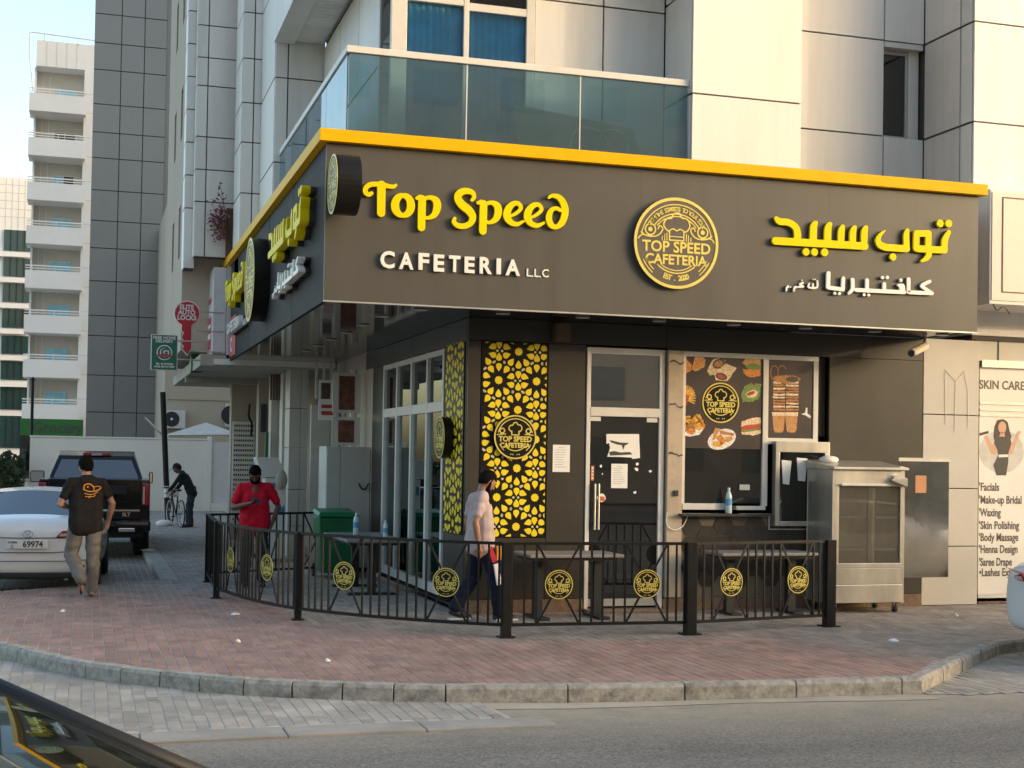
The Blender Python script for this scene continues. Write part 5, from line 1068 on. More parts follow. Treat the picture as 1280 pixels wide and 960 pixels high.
for tx, yy, sz in (('FREE HOME', 730, .075), ('DELIVERY', 747, .07), ('TEL. 04 270 8464', 860, .042), ('MOB. 050 557 5339', 874, .042)):
    t = text_mesh(tx, sz, .003, .002); A = np.array([v.co[:2] for v in t.vertices]); w = A[:, 0].max()-A[:, 0].min(); t.transform(Matrix.Diagonal((min(1, .40/w), 1, 1, 1))); t.materials.append(M['paper']); q_ = gf(822, yy); inst('lettering', t, gs, frontM(q_[0], q_[1], GY-.0065))
q_ = gf(822, 803); rr_ = .135
part('emblem', MB().lathe([(rr_, -.004), (rr_, 0)], (q_[0], GY-.0065, q_[1]), 32, 'y'), 'paper', gs); part('emblem', MB().lathe([(rr_*.86, -.004), (rr_*.86, 0)], (q_[0], GY-.0110, q_[1]), 32, 'y'), 'sign_green', gs)
part('emblem', MB().lathe([(rr_*.6, -.004), (rr_*.6, 0)], (q_[0], GY-.0155, q_[1]), 32, 'y'), 'paper', gs); part('emblem', MB().box(q_[0]-.12, q_[0]+.12, GY-.0235, GY-.020, q_[1]-.075, q_[1]-.03), 'light_red', gs)
t = text_mesh('G', .16, .003, .008); t.materials.append(M['sign_green']); inst('lettering', t, gs, frontM(q_[0], q_[1]+.005, GY-.0200))
part('bracket', MB().tube([(x1, GY+.04, z0+.2), (-.5, GY+.04, z0+.2)], .015, 6), 'frame_alu', gs); part('bracket', MB().tube([(x1, GY+.04, z1-.1), (-.45, GY+.04, z1-.1)], .015, 6), 'frame_alu', gs); part('edge_box', MB().box(-.53, -.30, 12.25, 12.7, 3.42, 3.9), 'shop_green', cn)
# flowering plant in a timber screen at the balcony end
fl = thing('flowering_plant', 'straggly dark pink flowering plant beside a brown timber screen', 'plant', (-.05, 10.4, 5.36))
part('timber_screen', MB().box(-.10, .06, 10.36, 10.42, 5.364, 6.25), 'wood_brown', fl); mat('petal_pink', (.22, .035, .06), .7, 0, .3, 20); mat('twig', (.10, .07, .05), .8)
tw = MB(); pt = MB(); lf = MB()
for k in range(26):
    b0 = np.array((-.10, 10.33, 5.65+.5*rng.random())); e = b0+np.array((-.05-.30*rng.random(), rng.normal(-.1, .08), rng.normal(.08, .18))); mid = (b0+e)/2+np.array((0, 0, .06)); tw.tube([b0, mid, e], .006, 4)
    for _ in range(10):
        c = b0+(e-b0)*rng.random()**.6+rng.normal(0, .05, 3); s = .022+.018*rng.random(); a = rng.normal(0, 1, 3); a /= np.linalg.norm(a); b = np.cross(a, rng.normal(0, 1, 3)); b /= np.linalg.norm(b)
        (pt if rng.random() < .8 else lf).add([c-a*s, c+b*s*.7, c+a*s, c-b*s*.7], [(0, 1, 2, 3)])
part('stems', tw, 'twig', fl); setp(part('flowers', pt, 'petal_pink', fl), kind='stuff'); mat('leaf', (.05, .09, .025), .7, 0, .3, 20); setp(part('leaves', lf, 'leaf', fl), kind='stuff')

# ================================================================ BACKGROUND
bwY = 31.5
bw_ = thing('boundary_wall', 'long plain off-white boundary wall behind the black pickup', 'wall', (0, bwY, 0))
xa, xb = onY(37, 580, bwY)[0], onY(259, 600, bwY)[0]; zt = onY(37, 546, bwY)[2]
part('wall', MB().box(xa, xb, bwY, bwY+.25, -.15, zt), 'plaster_white', bw_); part('coping', MB().box(xa-.02, xb, bwY-.03, bwY+.28, zt+.002, zt+.05), 'plaster_white', bw_)
part('gate_panel', MB().box(xb+.05, xb+2.4, bwY+.05, bwY+.15, .25, zt-.05), 'frame_white', bw_); part('gate_post', MB().box(xb+.002, xb+.12, bwY-.05, bwY+.2, -.1, zt+.12), 'plaster_white', bw_); part('gate_sill', MB().box(xb+.13, xb+2.4, bwY-.05, bwY+.2, -.1, .24), 'plaster_white', bw_)
tn = thing('tent_roof', 'pale pyramid tent roof rising behind the boundary wall', 'tent', (2, 35, 2)); TY = 34.0
l_, r_, ap = onY(207, 544, TY), onY(300, 543, TY), onY(262, 527, TY); mat('tent', (.55, .53, .47), .8)
ty2 = TY+3; tm = MB().add([l_, r_, (r_[0], ty2, r_[2]), (l_[0], ty2, l_[2]), (ap[0], TY+1.5, ap[2])], [(0, 1, 4), (1, 2, 4), (2, 3, 4), (3, 0, 4), (3, 2, 1, 0)]); part('canvas', tm, 'tent', tn)
for x in (l_[0]+.1, r_[0]-.1):
    for y in (TY+.1, ty2-.1): part('pole', MB().tube([(x, y, 0), (x, y, l_[2]+.02)], .04), 'frame_alu', tn)
bb = thing('rear_building', 'low beige building with air conditioner behind the tent roof', 'building', (3, 42, 0)); BY = 42.0
part('wall', MB().box(onY(206, 480, BY)[0], 12, BY, BY+8, 0, 12), 'plaster_beige', bb); part('ledge', MB().box(onY(206, 480, BY)[0]+.1, 12, BY-.06, BY-.002, onY(250, 500, BY)[2], onY(250, 500, BY)[2]+.06), 'plaster_beige', bb)
def ac(px0, px1, y0, y1, Y, label):
    A = thing('air_conditioner', label, 'air conditioner', (onY(px0, y1, Y)[0], Y, onY(px0, y1, Y)[2]), 0, 'outdoor air conditioner units'); a, b = onY(px0, y1, Y), onY(px1, y0, Y)
    part('case', MB().box(a[0], b[0], Y, Y+.45, a[2], b[2]), 'frame_white', A, bevel=.01); c = ((a[0]*.65+b[0]*.35), (a[2]+b[2])/2); r = (b[2]-a[2])*.42
    f = part('fan_guard', MB().lathe([(r*.25, -.02), (r, -.02), (r, 0), (r*.25, 0)], (c[0], Y-.001, c[1]), 24, 'y'), 'plastic_black', A); part('hub', MB().lathe([(.05, -.03), (.05, -.0)], (c[0], Y-.022, c[1]), 12, 'y'), 'paper', f)
    for s in (0.15, .85): part('bracket', MB().box(a[0]+(b[0]-a[0])*s-.02, a[0]+(b[0]-a[0])*s+.02, Y+.0, BY-.003, a[2]-.05, a[2]-.004), 'frame_alu', A)
ac(205, 232, 513, 535, 41.5, 'white air conditioner unit with black fan on the beige rear building'); ac(282, 300, 505, 533, 41.5, 'partly hidden air conditioner unit beside the canopy')
# grey panel tower
GYT = 50.0; gt = thing('grey_tower', 'tall tower clad in square dark grey panels on the left', 'building', (-1, GYT+3, 0))
gx = [onY(x, 100, GYT)[0] for x in (116.5, 151, 180, 208)]
zs = [0, 1.6]+[]
zz_ = sorted([onY(160, y, GYT)[2] for y in (20.5, 56.5, 90, 133, 168, 200, 240, 278, 312, 353, 396, 421, 470, 516)]); zz_ = [1.0, zz_[0]-1.35]+zz_+[zz_[-1]+1.5, zz_[-1]+3.0, zz_[-1]+4.6]
part('core', MB().box(gx[0]+.02, gx[-1]-.02, GYT+.06, GYT+6, 0, zz_[-1]), 'cladding_back', gt)
for a, b in zip(gx[:-1], gx[1:]):
    for z0, z1 in zip(zz_[:-1], zz_[1:]): part('panel', MB().box(a+.02, b-.02, GYT, GYT+.06, z0+.02, z1-.02), 'grey_panel', gt)
part('corner_strip', MB().box(gx[-1]+.002, gx[-1]+.22, GYT+.3, GYT+6, 0, zz_[-1]), 'grey_panel', gt)
# white apartment block with balconies
AY = 84.0; ab = thing('balcony_block', 'white apartment block with stacked balconies behind the grey tower', 'building', (-4, AY+4, 0))
X = lambda px, y=300, Y=AY: onY(px, y, Y)[0]
Z = lambda y, Y=AY: onY(70, y, Y)[2]
glass('far_glass', (.15, .25, .28), .35, .03); mat('far_curtain', (.28, .66, .82), .5, 0, .15, 2)
xl, xr = X(38), X(101); xe = X(119)
part('wall', MB().box(xl, xe, AY+1.6, AY+9, 0, Z(84)), 'far_recess', ab); part('column', MB().box(xr, xe, AY, AY+1.598, 0, Z(52)), 'far_white', ab); part('left_fin', MB().box(xl, xl+.12, AY+.4, AY+1.598, 0, Z(84)), 'far_white', ab)
part('parapet', MB().box(xl+.1, xr-.003, AY, AY+8, Z(84), Z(52)), 'far_white', ab)
prev = None; tops = [122, 177, 232, 286, 341, 396, 451, 506]
for i, t in enumerate(tops):
    zt_, zb_ = Z(t), Z(t+22)
    b = part('balcony', MB().box(xl-.25, xr+.15, AY-.9, AY-.75, zb_, zt_).box(xl-.25, xl-.1, AY-.747, AY+1.5, zb_, zt_).box(xl-.1, xr+.15, AY-.747, AY+1.59, zb_, zb_+.2), 'far_white', ab)
    part('railing', MB().box(xl-.25, xr+.15, AY-.85, AY-.80, zt_+.28, zt_+.36).box(xl-.25, xr+.15, AY-.85, AY-.80, zt_+.12, zt_+.17).box((xl+xr)/2, (xl+xr)/2+.05, AY-.85, AY-.80, zt_, zt_+.28), 'far_white', b)
    wx0, wx1 = X(65-i*.7), X(91-i*.7); wz = Z(t-17)
    w = part('window', MB().box(wx0-.06, wx1+.06, AY+1.50, AY+1.59, zb_+.2, wz+.06), 'frame_alu', ab)
    m_ = (wx0+wx1)/2; part('pane', MB().box(wx0, m_-.03, AY+1.47, AY+1.49, zb_+.25, wz), 'far_curtain' if i not in (1, ) else 'room_dark', w); part('pane', MB().box(m_+.03, wx1, AY+1.47, AY+1.49, zb_+.25, wz), 'far_curtain' if i not in (1, 2) else 'room_dark', w)
    for k in (.33, .66): part('wall_joint', MB().box(xl+.05+(wx0-xl)*k, xl+.09+(wx0-xl)*k, AY+1.585, AY+1.598, zb_+.3, Z(t-33)), 'far_white', ab)
    for dz in (.3, 1.6): part('column_joint', MB().box(xr+.02, xe, AY-.012, AY-.002, zb_+dz, zb_+dz+.04), 'far_recess', ab)
for k in range(1, 5): part('parapet_joint', MB().box(xl+.1+(xr-xl)*k/5, xl+.14+(xr-xl)*k/5, AY-.012, AY-.002, Z(84), Z(53)), 'far_recess', ab)
part('roof_rail', MB().tube([(xl-.35, AY, Z(70)), (xl-.35, AY, Z(44)), (xl-.2, AY, Z(43)), (xe, AY, Z(46))], .05, 6).tube([(xl+.6, AY, Z(52)), (xl+.6, AY, Z(44))], .04, 6).tube([(xr-.4, AY, Z(55)), (xr-.4, AY, Z(45))], .04, 6), 'far_white', ab)
part('ladder_rail', MB().tube([(xl-.35, AY, Z(70)), (xl-.05, AY-.3, Z(118))], .04, 6), 'far_white', ab)
gy = AY-1.0
gr = thing('grocery_sign', 'long green sign reading Grocery under the far white balconies', 'sign', (-4, gy, 3)); mat('grocery_green', (.015, .13, .02), .4, 0, .05, 1)
gx0, gx1 = X(25, 535, gy), X(104, 535, gy); gz0, gz1 = onY(70, 545, gy)[2], onY(70, 524, gy)[2]
part('panel', MB().box(gx0, gx1, gy, gy+.08, gz0, gz1), 'grocery_green', gr); t = text_mesh('Grocery', (gz1-gz0)*.92, .02, .01); A = np.array([v.co[:2] for v in t.vertices]); w = A[:, 0].max()-A[:, 0].min()
t.transform(Matrix.Diagonal(((X(103, 535, gy)-X(41, 535, gy))/w, 1, 1, 1))); t.materials.append(M['ink']); inst('lettering', t, gr, frontM((X(103, 535, gy)+X(41, 535, gy))/2, (gz0+gz1)/2-.03, gy-.001))
part('backing', MB().box(gx0, gx1, gy+.1, gy+.9, 0, gz0), 'glass_dark', gr)
# glass fronted building at the far left edge
HY = 118.0; hb = thing('glass_block', 'pale office block with bands of dark green glass at the left edge', 'building', (-9, HY+4, 0)); Xh = lambda px: onY(px, 300, HY)[0]; Zh = lambda y: onY(20, y, HY)[2]
part('wall', MB().box(Xh(-60), Xh(40), HY, HY+10, 0, Zh(222)), 'far_white', hb); mat('glass_green', (.02, .055, .055), .12, 0, .3, .4)
for y0, y1 in ((288, 314), (323, 346), (355, 378), (387, 410), (420, 443), (452, 475), (484, 512), (520, 560)):
    f = part('window_band', MB().box(Xh(5), Xh(39), HY-.15, HY-.02, Zh(y1), Zh(y0)), 'glass_green', hb)
    for k in range(1, 4): part('mullion', MB().box(Xh(5)+(Xh(39)-Xh(5))*k/4-.04, Xh(5)+(Xh(39)-Xh(5))*k/4+.04, HY-.2, HY-.155, Zh(y1), Zh(y0)), 'rubber', f)
for px in (6, 14, 22, 30): part('wall_joint', MB().box(Xh(px), Xh(px)+.07, HY-.02, HY-.003, Zh(285), Zh(224)), 'far_recess', hb)
for y in (232, 242, 252, 262, 272): part('wall_joint', MB().box(Xh(-60), Xh(40), HY-.021, HY-.0035, Zh(y), Zh(y)+.07), 'far_recess', hb)
for y in (316, 348, 380, 412, 445, 478): part('band', MB().box(Xh(-60), Xh(40), HY-.6, HY-.16, Zh(y+6), Zh(y)), 'far_white', hb)
# hedge, posts
hd = thing('hedge', 'dense dark green clipped hedge at the left edge behind the white car', 'hedge', (-6, 28, 0)); HX0, HX1, HYY, HZ = -9.5, onY(36, 580, 31.3)[0]-.1, 30.3, 1.72
mat('hedge_leaf', (.04, .065, .022), .6, 0, .5, 6)
part('twigs', MB().box(HX0+.15, HX1-.15, HYY+.25, HYY+.9, -.1, HZ-.2), 'hedge_leaf', hd)
n = 20000; c = np.stack([rng.uniform(HX0, HX1, n), HYY+.15+.5*rng.random(n)**1.5, rng.uniform(-.1, HZ, n)], 1); c[:, 2] += .08*np.sin(c[:, 0]*5)+.05*np.sin(c[:, 0]*13); c[:, 1] += .1*np.sin(c[:, 0]*7+c[:, 2]*6)
a = rng.normal(0, 1, (n, 3)); a /= np.linalg.norm(a, axis=1)[:, None]; b = np.cross(a, rng.normal(0, 1, (n, 3))); b /= np.linalg.norm(b, axis=1)[:, None]; s = (.035+.04*rng.random(n))[:, None]
V = np.stack([c-a*s, c+b*s*.6, c+a*s, c-b*s*.6], 1).reshape(-1, 3); me = bpy.data.meshes.new('leaves'); me.from_pydata(V.tolist(), [], [(4*i, 4*i+1, 4*i+2, 4*i+3) for i in range(n)]); mat('hedge_leaf', (.045, .075, .025), .6, 0, .5, 6)
setp(link('leaves', me, 'hedge_leaf', hd, False), kind='stuff')
LPY = 33.0; lp = thing('lamp_post', 'thin black post in front of the green grocery sign', 'post', (onY(40, 560, LPY)[0], LPY, 0)); xq = onY(40, 520, LPY)[0]; part('pole', MB().tube([(xq, LPY, 0), (xq, LPY, onY(41, 475, LPY)[2])], .05), 'black_metal', lp); part('base', MB().tube([(xq, LPY, -.1), (xq, LPY, .4)], .09), 'black_metal', lp); part('cap', MB().lathe([(.06, 0), (.08, .03), (.02, .1)], (xq, LPY, onY(41, 475, LPY)[2]), 10), 'black_metal', lp)
sp0 = onZ(210, 655, 0); SPY = sp0[1]; sp_ = thing('leaning_post', 'dark grey slightly leaning metal post beside the cyclist', 'post', tuple(sp0)); top = onY(203.5, 490, SPY)
part('pole', MB().tube([(sp0[0], SPY, 0), tuple(top)], .075, 10), 'black_metal', sp_); j = onY(207, 548, SPY); k = onY(181, 522, SPY); part('arm', MB().tube([tuple(j), tuple(k)], .03, 6), 'frame_alu', sp_); part('collar', MB().tube([(sp0[0], SPY, .0), (sp0[0], SPY, .12)], .10, 10), 'black_metal', sp_)
# ================================================================ VEHICLES
mat('paint_white', (.72, .72, .71), .22, 0, .02, 3, coat=.6); mat('paint_black', (.005, .005, .006), .12, 0, .1, 3, spec=.3, coat=.15); mat('paint_dark', (.03, .03, .028), .3, 0, .1, 3, spec=.3, coat=.1)
mat('chrome', (.7, .7, .7), .12, 1, 0); mat('tail_red', (.35, .012, .015), .15, 0, .2, 30, coat=.5); mat('trim_black', (.012, .012, .012), .5, 0, .1); mat('plate_white', (.72, .72, .70), .5, 0, .02)
glass('car_glass', (.07, .085, .09), .12, .005)
mat('tail_clear', (.55, .42, .42), .15, 0, .1, 30)
def sdv(me, lv=2):
    o = bpy.data.objects.new('s', me); COL.objects.link(o); m = o.modifiers.new('s', 'SUBSURF'); m.levels = lv; m.render_levels = lv
    dg = bpy.context.evaluated_depsgraph_get(); r = bpy.data.meshes.new_from_object(o.evaluated_get(dg)); bpy.data.objects.remove(o); r.polygons.foreach_set('use_smooth', [True]*len(r.polygons)); return r
def loft_car(root, paint, st):
    """local +Y is forward; st: (y, w, zb, zs, zt, wt)"""
    N = 9; G = []
    for y, w, zb, zs, zt, wt in st:
        h = [(w*.80, zb), (w*.955, zb+.06), (w, zb+(zs-zb)*.45), (w*.99, zb+(zs-zb)*.72), (w*.955, zs-.03), (w*.93, zs), (wt, zt-.035), (wt*.6, zt-.004), (0, zt+.01)]
        G.append([(x, y, z) for x, z in h]+[(-x, y, z) for x, z in h[-2::-1]])
    K = 2*N-1; n = len(G); V = [p for r in G for p in r]
    groups = {'body': [], 'rear_window': [], 'windscreen': [], 'side_window': [], 'side_window_b': []}
    for i in range(n-1):
        for j in range(K-1):
            f = (i*K+j, i*K+j+1, (i+1)*K+j+1, (i+1)*K+j); top = 6 <= j <= 9; side = j in (5, 10)
            if i == 3 and top: groups['rear_window'].append(f)
            elif i == 6 and top: groups['windscreen'].append(f)
            elif side and 3 <= i <= 6 and not (i == 3 or i == 6): groups['side_window' if j == 5 else 'side_window_b'].append(f)
            else: groups['body'].append(f)
        groups['body'].append((i*K+K-1, i*K, (i+1)*K, (i+1)*K+K-1))
    groups['body'] += [tuple(range(K)), tuple((n-1)*K+k for k in range(K-1, -1, -1))]
    out = {}
    for g, fs_ in groups.items():
        used = sorted({a for f in fs_ for a in f}); mp = {a: k for k, a in enumerate(used)}
        m = MB().add([V[a] for a in used], [tuple(mp[a] for a in f) for f in fs_]); me = sdv(m.mesh(g), 2)
        me.materials.clear(); out[g] = link(('side_window' if g.startswith('side') else g), me, paint if g == 'body' else 'car_glass', root)
    return out
def wheel(root, x, y, r=.33, w=.21, s=1):
    t = part('wheel', MB().lathe([(r*.62, -w/2), (r*.93, -w/2), (r, -w*.36), (r, w*.36), (r*.93, w/2), (r*.62, w/2)], (x, y, r), 28, 'x'), 'rubber', root, True, smooth=False)
    part('rim', MB().lathe([(r*.1, s*w*.40), (r*.6, s*w*.46), (r*.63, s*w*.50), (r*.61, s*w*.30)], (x, y, r), 24, 'x'), 'chrome', t, True)
    part('wheel_arch', MB().lathe([(r*1.14, -.01), (r*1.14, .012)], (x-s*.02+s*w*.40, y, r+.03), 28, 'x'), 'trim_black', t, True)
def sedan(name, label, loc, rz, paint):
    c = thing(name, label, 'car', loc, rz)
    st = [(0, .70, .36, .80, .86, .60), (.07, .85, .27, .90, .985, .70), (.28, .90, .24, .97, 1.055, .74), (.52, .91, .22, .98, 1.09, .72), (1.28, .91, .2, .96, 1.40, .57), (1.95, .91, .2, .95, 1.455, .59), (2.62, .91, .2, .94, 1.41, .575), (3.45, .91, .2, .92, 1.02, .71), (4.15, .89, .22, .84, .90, .68), (4.62, .82, .25, .70, .74, .58), (4.80, .68, .32, .58, .60, .48)]
    loft_car(c, paint, st)
    for s in (-1, 1):
        for y in (.95, 3.80): wheel(c, s*.80, y, .33, .21, s)
        part('pillar', MB().tube([(s*.70, .60, 1.06), (s*.665, .9, 1.20), (s*.565, 1.30, 1.365)], .030, 8), paint, c, True, smooth=True); part('pillar', MB().tube([(s*.57, 2.60, 1.375), (s*.645, 3.02, 1.18), (s*.71, 3.46, .985)], .030, 8), 'trim_black', c, True, smooth=True)
        part('mirror', MB().ell((s*.955, 3.15, .98), .07, .045, .05, 12), 'trim_black', c, True, smooth=True)
        tl = part('tail_light', MB().add([(s*.36, -.036, .805), (s*.84, .085, .81), (s*.885, .24, .86), (s*.86, .105, .915), (s*.44, -.03, .895), (s*.36, .06, .805), (s*.80, .2, .81), (s*.84, .3, .86), (s*.82, .2, .915), (s*.44, .08, .895)], [(0, 1, 2, 3, 4), (9, 8, 7, 6, 5), (0, 5, 6, 1), (1, 6, 7, 2), (2, 7, 8, 3), (3, 8, 9, 4), (4, 9, 5, 0)]), 'tail_red', c, True, bevel=.01)
        part('lens', MB().add([(s*.40, -.040, .82), (s*.60, .004, .825), (s*.60, .004, .86), (s*.42, -.040, .86)], [(0, 1, 2, 3)]), 'tail_clear', tl, True)
    return c
ws = onZ(46, 735, PARKZ)
car = sedan('white_car', 'white sedan seen from behind with number plate 69974', (-3.13, 4.95, PARKZ), R(-3), 'paint_white')
pl = part('number_plate', MB().box(-.27, .27, -.055, -.04, .655, .775), 'plate_white', car, True, bevel=.006)
t = text_mesh('69974', .115, .003, .003); t.transform(Matrix.Diagonal((.9, 1, 1, 1))); t.materials.append(M['ink']); inst('lettering', t, pl, WM[car.name] @ frontM(.07, .712, -.056))
t = text_mesh('C', .055, .003, .001); t.materials.append(M['ink']); inst('lettering', t, pl, WM[car.name] @ frontM(-.19, .685, -.056)); t = text_mesh('DUBAI', .04, .003, .001); t.materials.append(M['ink']); inst('lettering', t, pl, WM[car.name] @ frontM(-.19, .74, -.056))
part('trunk_line', MB().tube([(-.62, -.004, .62), (-.3, -.028, .60), (.3, -.028, .60), (.62, -.004, .62)], .006, 6), 'trim_black', car, True); part('trunk_line', MB().tube([(-.5, -.012, .80), (0, -.026, .795), (.5, -.012, .80)], .006, 6), 'trim_black', car, True)
eb = part('badge', MB().tube([(.065*math.cos(a), -.035, .85+.045*math.sin(a)) for a in np.linspace(0, 6.28, 20)], .007, 6), 'chrome', car, True); part('badge_bar', MB().tube([(.032*math.cos(a), -.036, .862+.03*math.sin(a)) for a in np.linspace(0, 6.28, 14)], .006, 6), 'chrome', eb, True)
part('rear_seam', MB().tube([(-.80, .045, .50), (-.45, -.028, .485), (.45, -.028, .485), (.80, .045, .50)], .005, 6), 'trim_black', car, True)
for s in (-1, 1): part('reflector', MB().box(s*.58, s*.74, -.005, .05, .40, .43), 'tail_red', car, True); part('trunk_seam', MB().tube([(s*.66, -.006, .63), (s*.68, .03, .80), (s*.66, .06, .98), (s*.64, .30, 1.045)], .005, 6), 'trim_black', car, True)
part('high_brake_light', MB().box(-.14, .14, .66, .70, 1.135, 1.15), 'tail_red', car, True)
part('bumper_trim', MB().box(-.66, .66, .0, .08, .245, .33), 'trim_black', car, True, bevel=.02); part('exhaust', MB().tube([(.5, .02, .26), (.5, .3, .26)], .035, 10), 'chrome', car, True)
# black pickup
pk = thing('pickup_truck', 'glossy black pickup truck parked ahead of the white sedan', 'truck', (-2.24, 11.75, PARKZ), R(-1)); pk.scale = (1.03, 1.03, 1.03); WM[pk.name] = WM[pk.name] @ Matrix.Scale(1.03, 4)
B = 'paint_black'
def bx(nm, mb, mt=B, bev=.03, parent=None): return part(nm, mb, mt, parent or pk, True, bevel=bev, smooth=True)
bx('bed', MB().add([(-.96, .02, .62), (.96, .02, .62), (.99, 1.95, .55), (-.99, 1.95, .55), (-.95, .03, 1.42), (.95, .03, 1.42), (.96, 1.95, 1.42), (-.96, 1.95, 1.42)], [(0, 3, 2, 1), (4, 5, 6, 7), (0, 1, 5, 4), (1, 2, 6, 5), (2, 3, 7, 6), (3, 0, 4, 7)]))
bx('front_body', MB().add([(-.99, 1.97, .5), (.99, 1.97, .5), (.97, 5.7, .5), (-.97, 5.7, .5), (-.95, 1.97, 1.28), (.95, 1.97, 1.28), (.90, 5.65, 1.22), (-.90, 5.65, 1.22)], [(0, 3, 2, 1), (4, 5, 6, 7), (0, 1, 5, 4), (1, 2, 6, 5), (2, 3, 7, 6), (3, 0, 4, 7)]), bev=.06)
cabp = [(1.98, 1.30, .90), (2.30, 1.84, .70), (2.9, 1.93, .71), (3.6, 1.90, .70), (4.5, 1.26, .86)]
cv = []; 
for y, z, w in cabp: cv += [(-w, y, z), (w, y, z)]
cvb = []
for y, z, w in cabp: cvb += [(-.92, y, 1.27), (.92, y, 1.27)]
cm = MB().add(cv, [(0, 1, 3, 2), (2, 3, 5, 4), (4, 5, 7, 6), (6, 7, 9, 8)]); o0 = 0
cm.add(cv+cvb, [(0, 2, 12, 10), (2, 4, 14, 12), (4, 6, 16, 14), (6, 8, 18, 16), (1, 11, 13, 3), (3, 13, 15, 5), (5, 15, 17, 7), (7, 17, 19, 9)])
bx('cab', cm, bev=.02)
rw = bx('rear_window', MB().add([(-.80, 2.005, 1.37), (.80, 2.005, 1.37), (.645, 2.235, 1.76), (-.645, 2.235, 1.76)], [(0, 1, 2, 3)]), 'car_glass', 0); rw.location = (0, -.018, .0)
bl_ = bx('brake_light', MB().box(-.26, .26, 2.27, 2.36, 1.835, 1.895), 'tail_red', .01); part('clear_lens', MB().box(-.1, .1, 2.262, 2.268, 1.845, 1.885), 'tail_clear', bl_, True)
tg = bx('tailgate', MB().box(-.80, .80, -.035, .018, .70, 1.43), B, .02); part('upper_recess', MB().box(-.55, .55, -.043, -.036, 1.16, 1.32), 'trim_black', tg, True, bevel=.01); part('handle', MB().box(-.16, .16, -.05, -.044, 1.21, 1.28), 'chrome', tg, True, bevel=.01); part('chrome_strip', MB().box(-.78, .78, -.05, -.037, .86, .89), 'chrome', tg, True); part('lower_step', MB().box(-.6, .6, -.045, -.037, .93, 1.03), B, tg, True, bevel=.02)
t = text_mesh('SLT', .09, .004, .003); t.materials.append(M['chrome']); inst('lettering', t, tg, WM[pk.name] @ frontM(.55, .80, -.036))
for s in (-1, 1):
    tl = bx('tail_light', MB().box(s*.815, s*.955, -.03, .12, .96, 1.36), 'tail_red', .02); part('inner_lens', MB().box(s*.83, s*.86, -.036, -.031, 1.0, 1.30), 'tail_clear', tl, True)
    for y in (1.15, 4.75): wheel(pk, s*.83, y, .41, .28, s)
    e_ = 1.30 if s < 0 else 1.10
    m = bx('mirror', MB().box(s*1.02, s*e_, 3.75, 3.87, 1.28, 1.52), B, .03); part('mirror_glass', MB().box(s*1.04, s*(e_-.02), 3.742, 3.748, 1.30, 1.50), 'chrome', m, True); bx('mirror_arm', MB().box(s*.9, s*1.03, 3.78, 3.84, 1.26, 1.32), B, .01)
bm_ = bx('rear_bumper', MB().box(-.97, .97, -.22, .02, .50, .70), B, .04); part('bumper_recess', MB().box(-.38, .38, -.228, -.2205, .60, .68), 'trim_black', bm_, True); part('exhaust_tip', MB().box(.42, .70, -.235, -.19, .50, .57), 'chrome', bm_, True, bevel=.012); part('plate', MB().box(-.26, .26, -.236, -.229, .585, .69), 'plate_white', bm_, True)
bx('underbody', MB().box(-.85, .85, .05, 5.6, .38, .52), 'trim_black', .02)
# white car at the right edge
WRX = onZ(1259, 760, .45)[0]; WRX = onY(1259, 760, -2.55)[0]
wr = sedan('parked_car', 'rear corner of a white car at the right edge', (WRX, -3.25, ROADZ+.006), R(-90), 'paint_white')
# dark car in the foreground: windscreen edge crosses the lower left corner
A_ = onZ(-12, 850, 1.22); B_ = onZ(318, 999, .846)
A_ = min((onZ(-q, 862-q*.4275, 1.236) for q in np.arange(-40, 400, 2)), key=lambda a: abs(math.hypot(*(B_-a)[:2])-.871)); dA = B_-A_
hd_ = math.atan2(dA[1], dA[0])-math.atan2(.86, -.14)      # local far pillar runs from (-.57,2.60) to (-.71,3.46)
c_, s_ = math.cos(hd_), math.sin(hd_); lx, ly = -.57, 2.60
fc = sedan('foreground_car', 'dark glossy car in the bottom left corner, its windscreen mirroring the shops', (A_[0]-(c_*lx-s_*ly), A_[1]-(s_*lx+c_*ly), -.139), hd_, 'paint_dark')
glass('windscreen_mirror', (.05, .055, .05), .13, .02, .05, (.25, .28, .22))
for ch in fc.children:
    if ch.name.startswith('windscreen'): ch.data.materials.clear(); ch.data.materials.append(M['windscreen_mirror'])

# bicycle beside the leaning post
bkp = onZ(228, 657, 0)
bk = thing('bicycle', 'old bicycle held by the man bending at the post', 'bicycle', (onZ(220, 659)[0], onZ(220, 659)[1]+.35, 0), R(12))
def bwheel(y):
    w = part('wheel', MB().tube([(0, y+.33*math.cos(a), .34+.33*math.sin(a)) for a in np.linspace(0, 2*math.pi, 33)], .018, 6, cap=False), 'rubber', bk, True)
    sm = MB()
    for k in range(9): a = math.pi*k/9; sm.tube([(0, y+.32*math.cos(a), .34+.32*math.sin(a)), (0, y-.32*math.cos(a), .34-.32*math.sin(a))], .003, 4)
    part('spokes', sm, 'chrome', w, True); part('rim', MB().tube([(0, y+.305*math.cos(a), .34+.305*math.sin(a)) for a in np.linspace(0, 2*math.pi, 33)], .010, 6, cap=False), 'frame_white', w, True)
bwheel(-.52); bwheel(.52)
part('frame', MB().tube([(0, -.52, .34), (0, -.05, .30), (0, -.18, .78), (0, .36, .76), (0, -.05, .30)], .018, 8).tube([(0, -.52, .34), (0, -.17, .72)], .012, 6).tube([(0, .52, .34), (0, .38, .72), (0, .34, .95)], .016, 8), 'black_metal', bk, True)
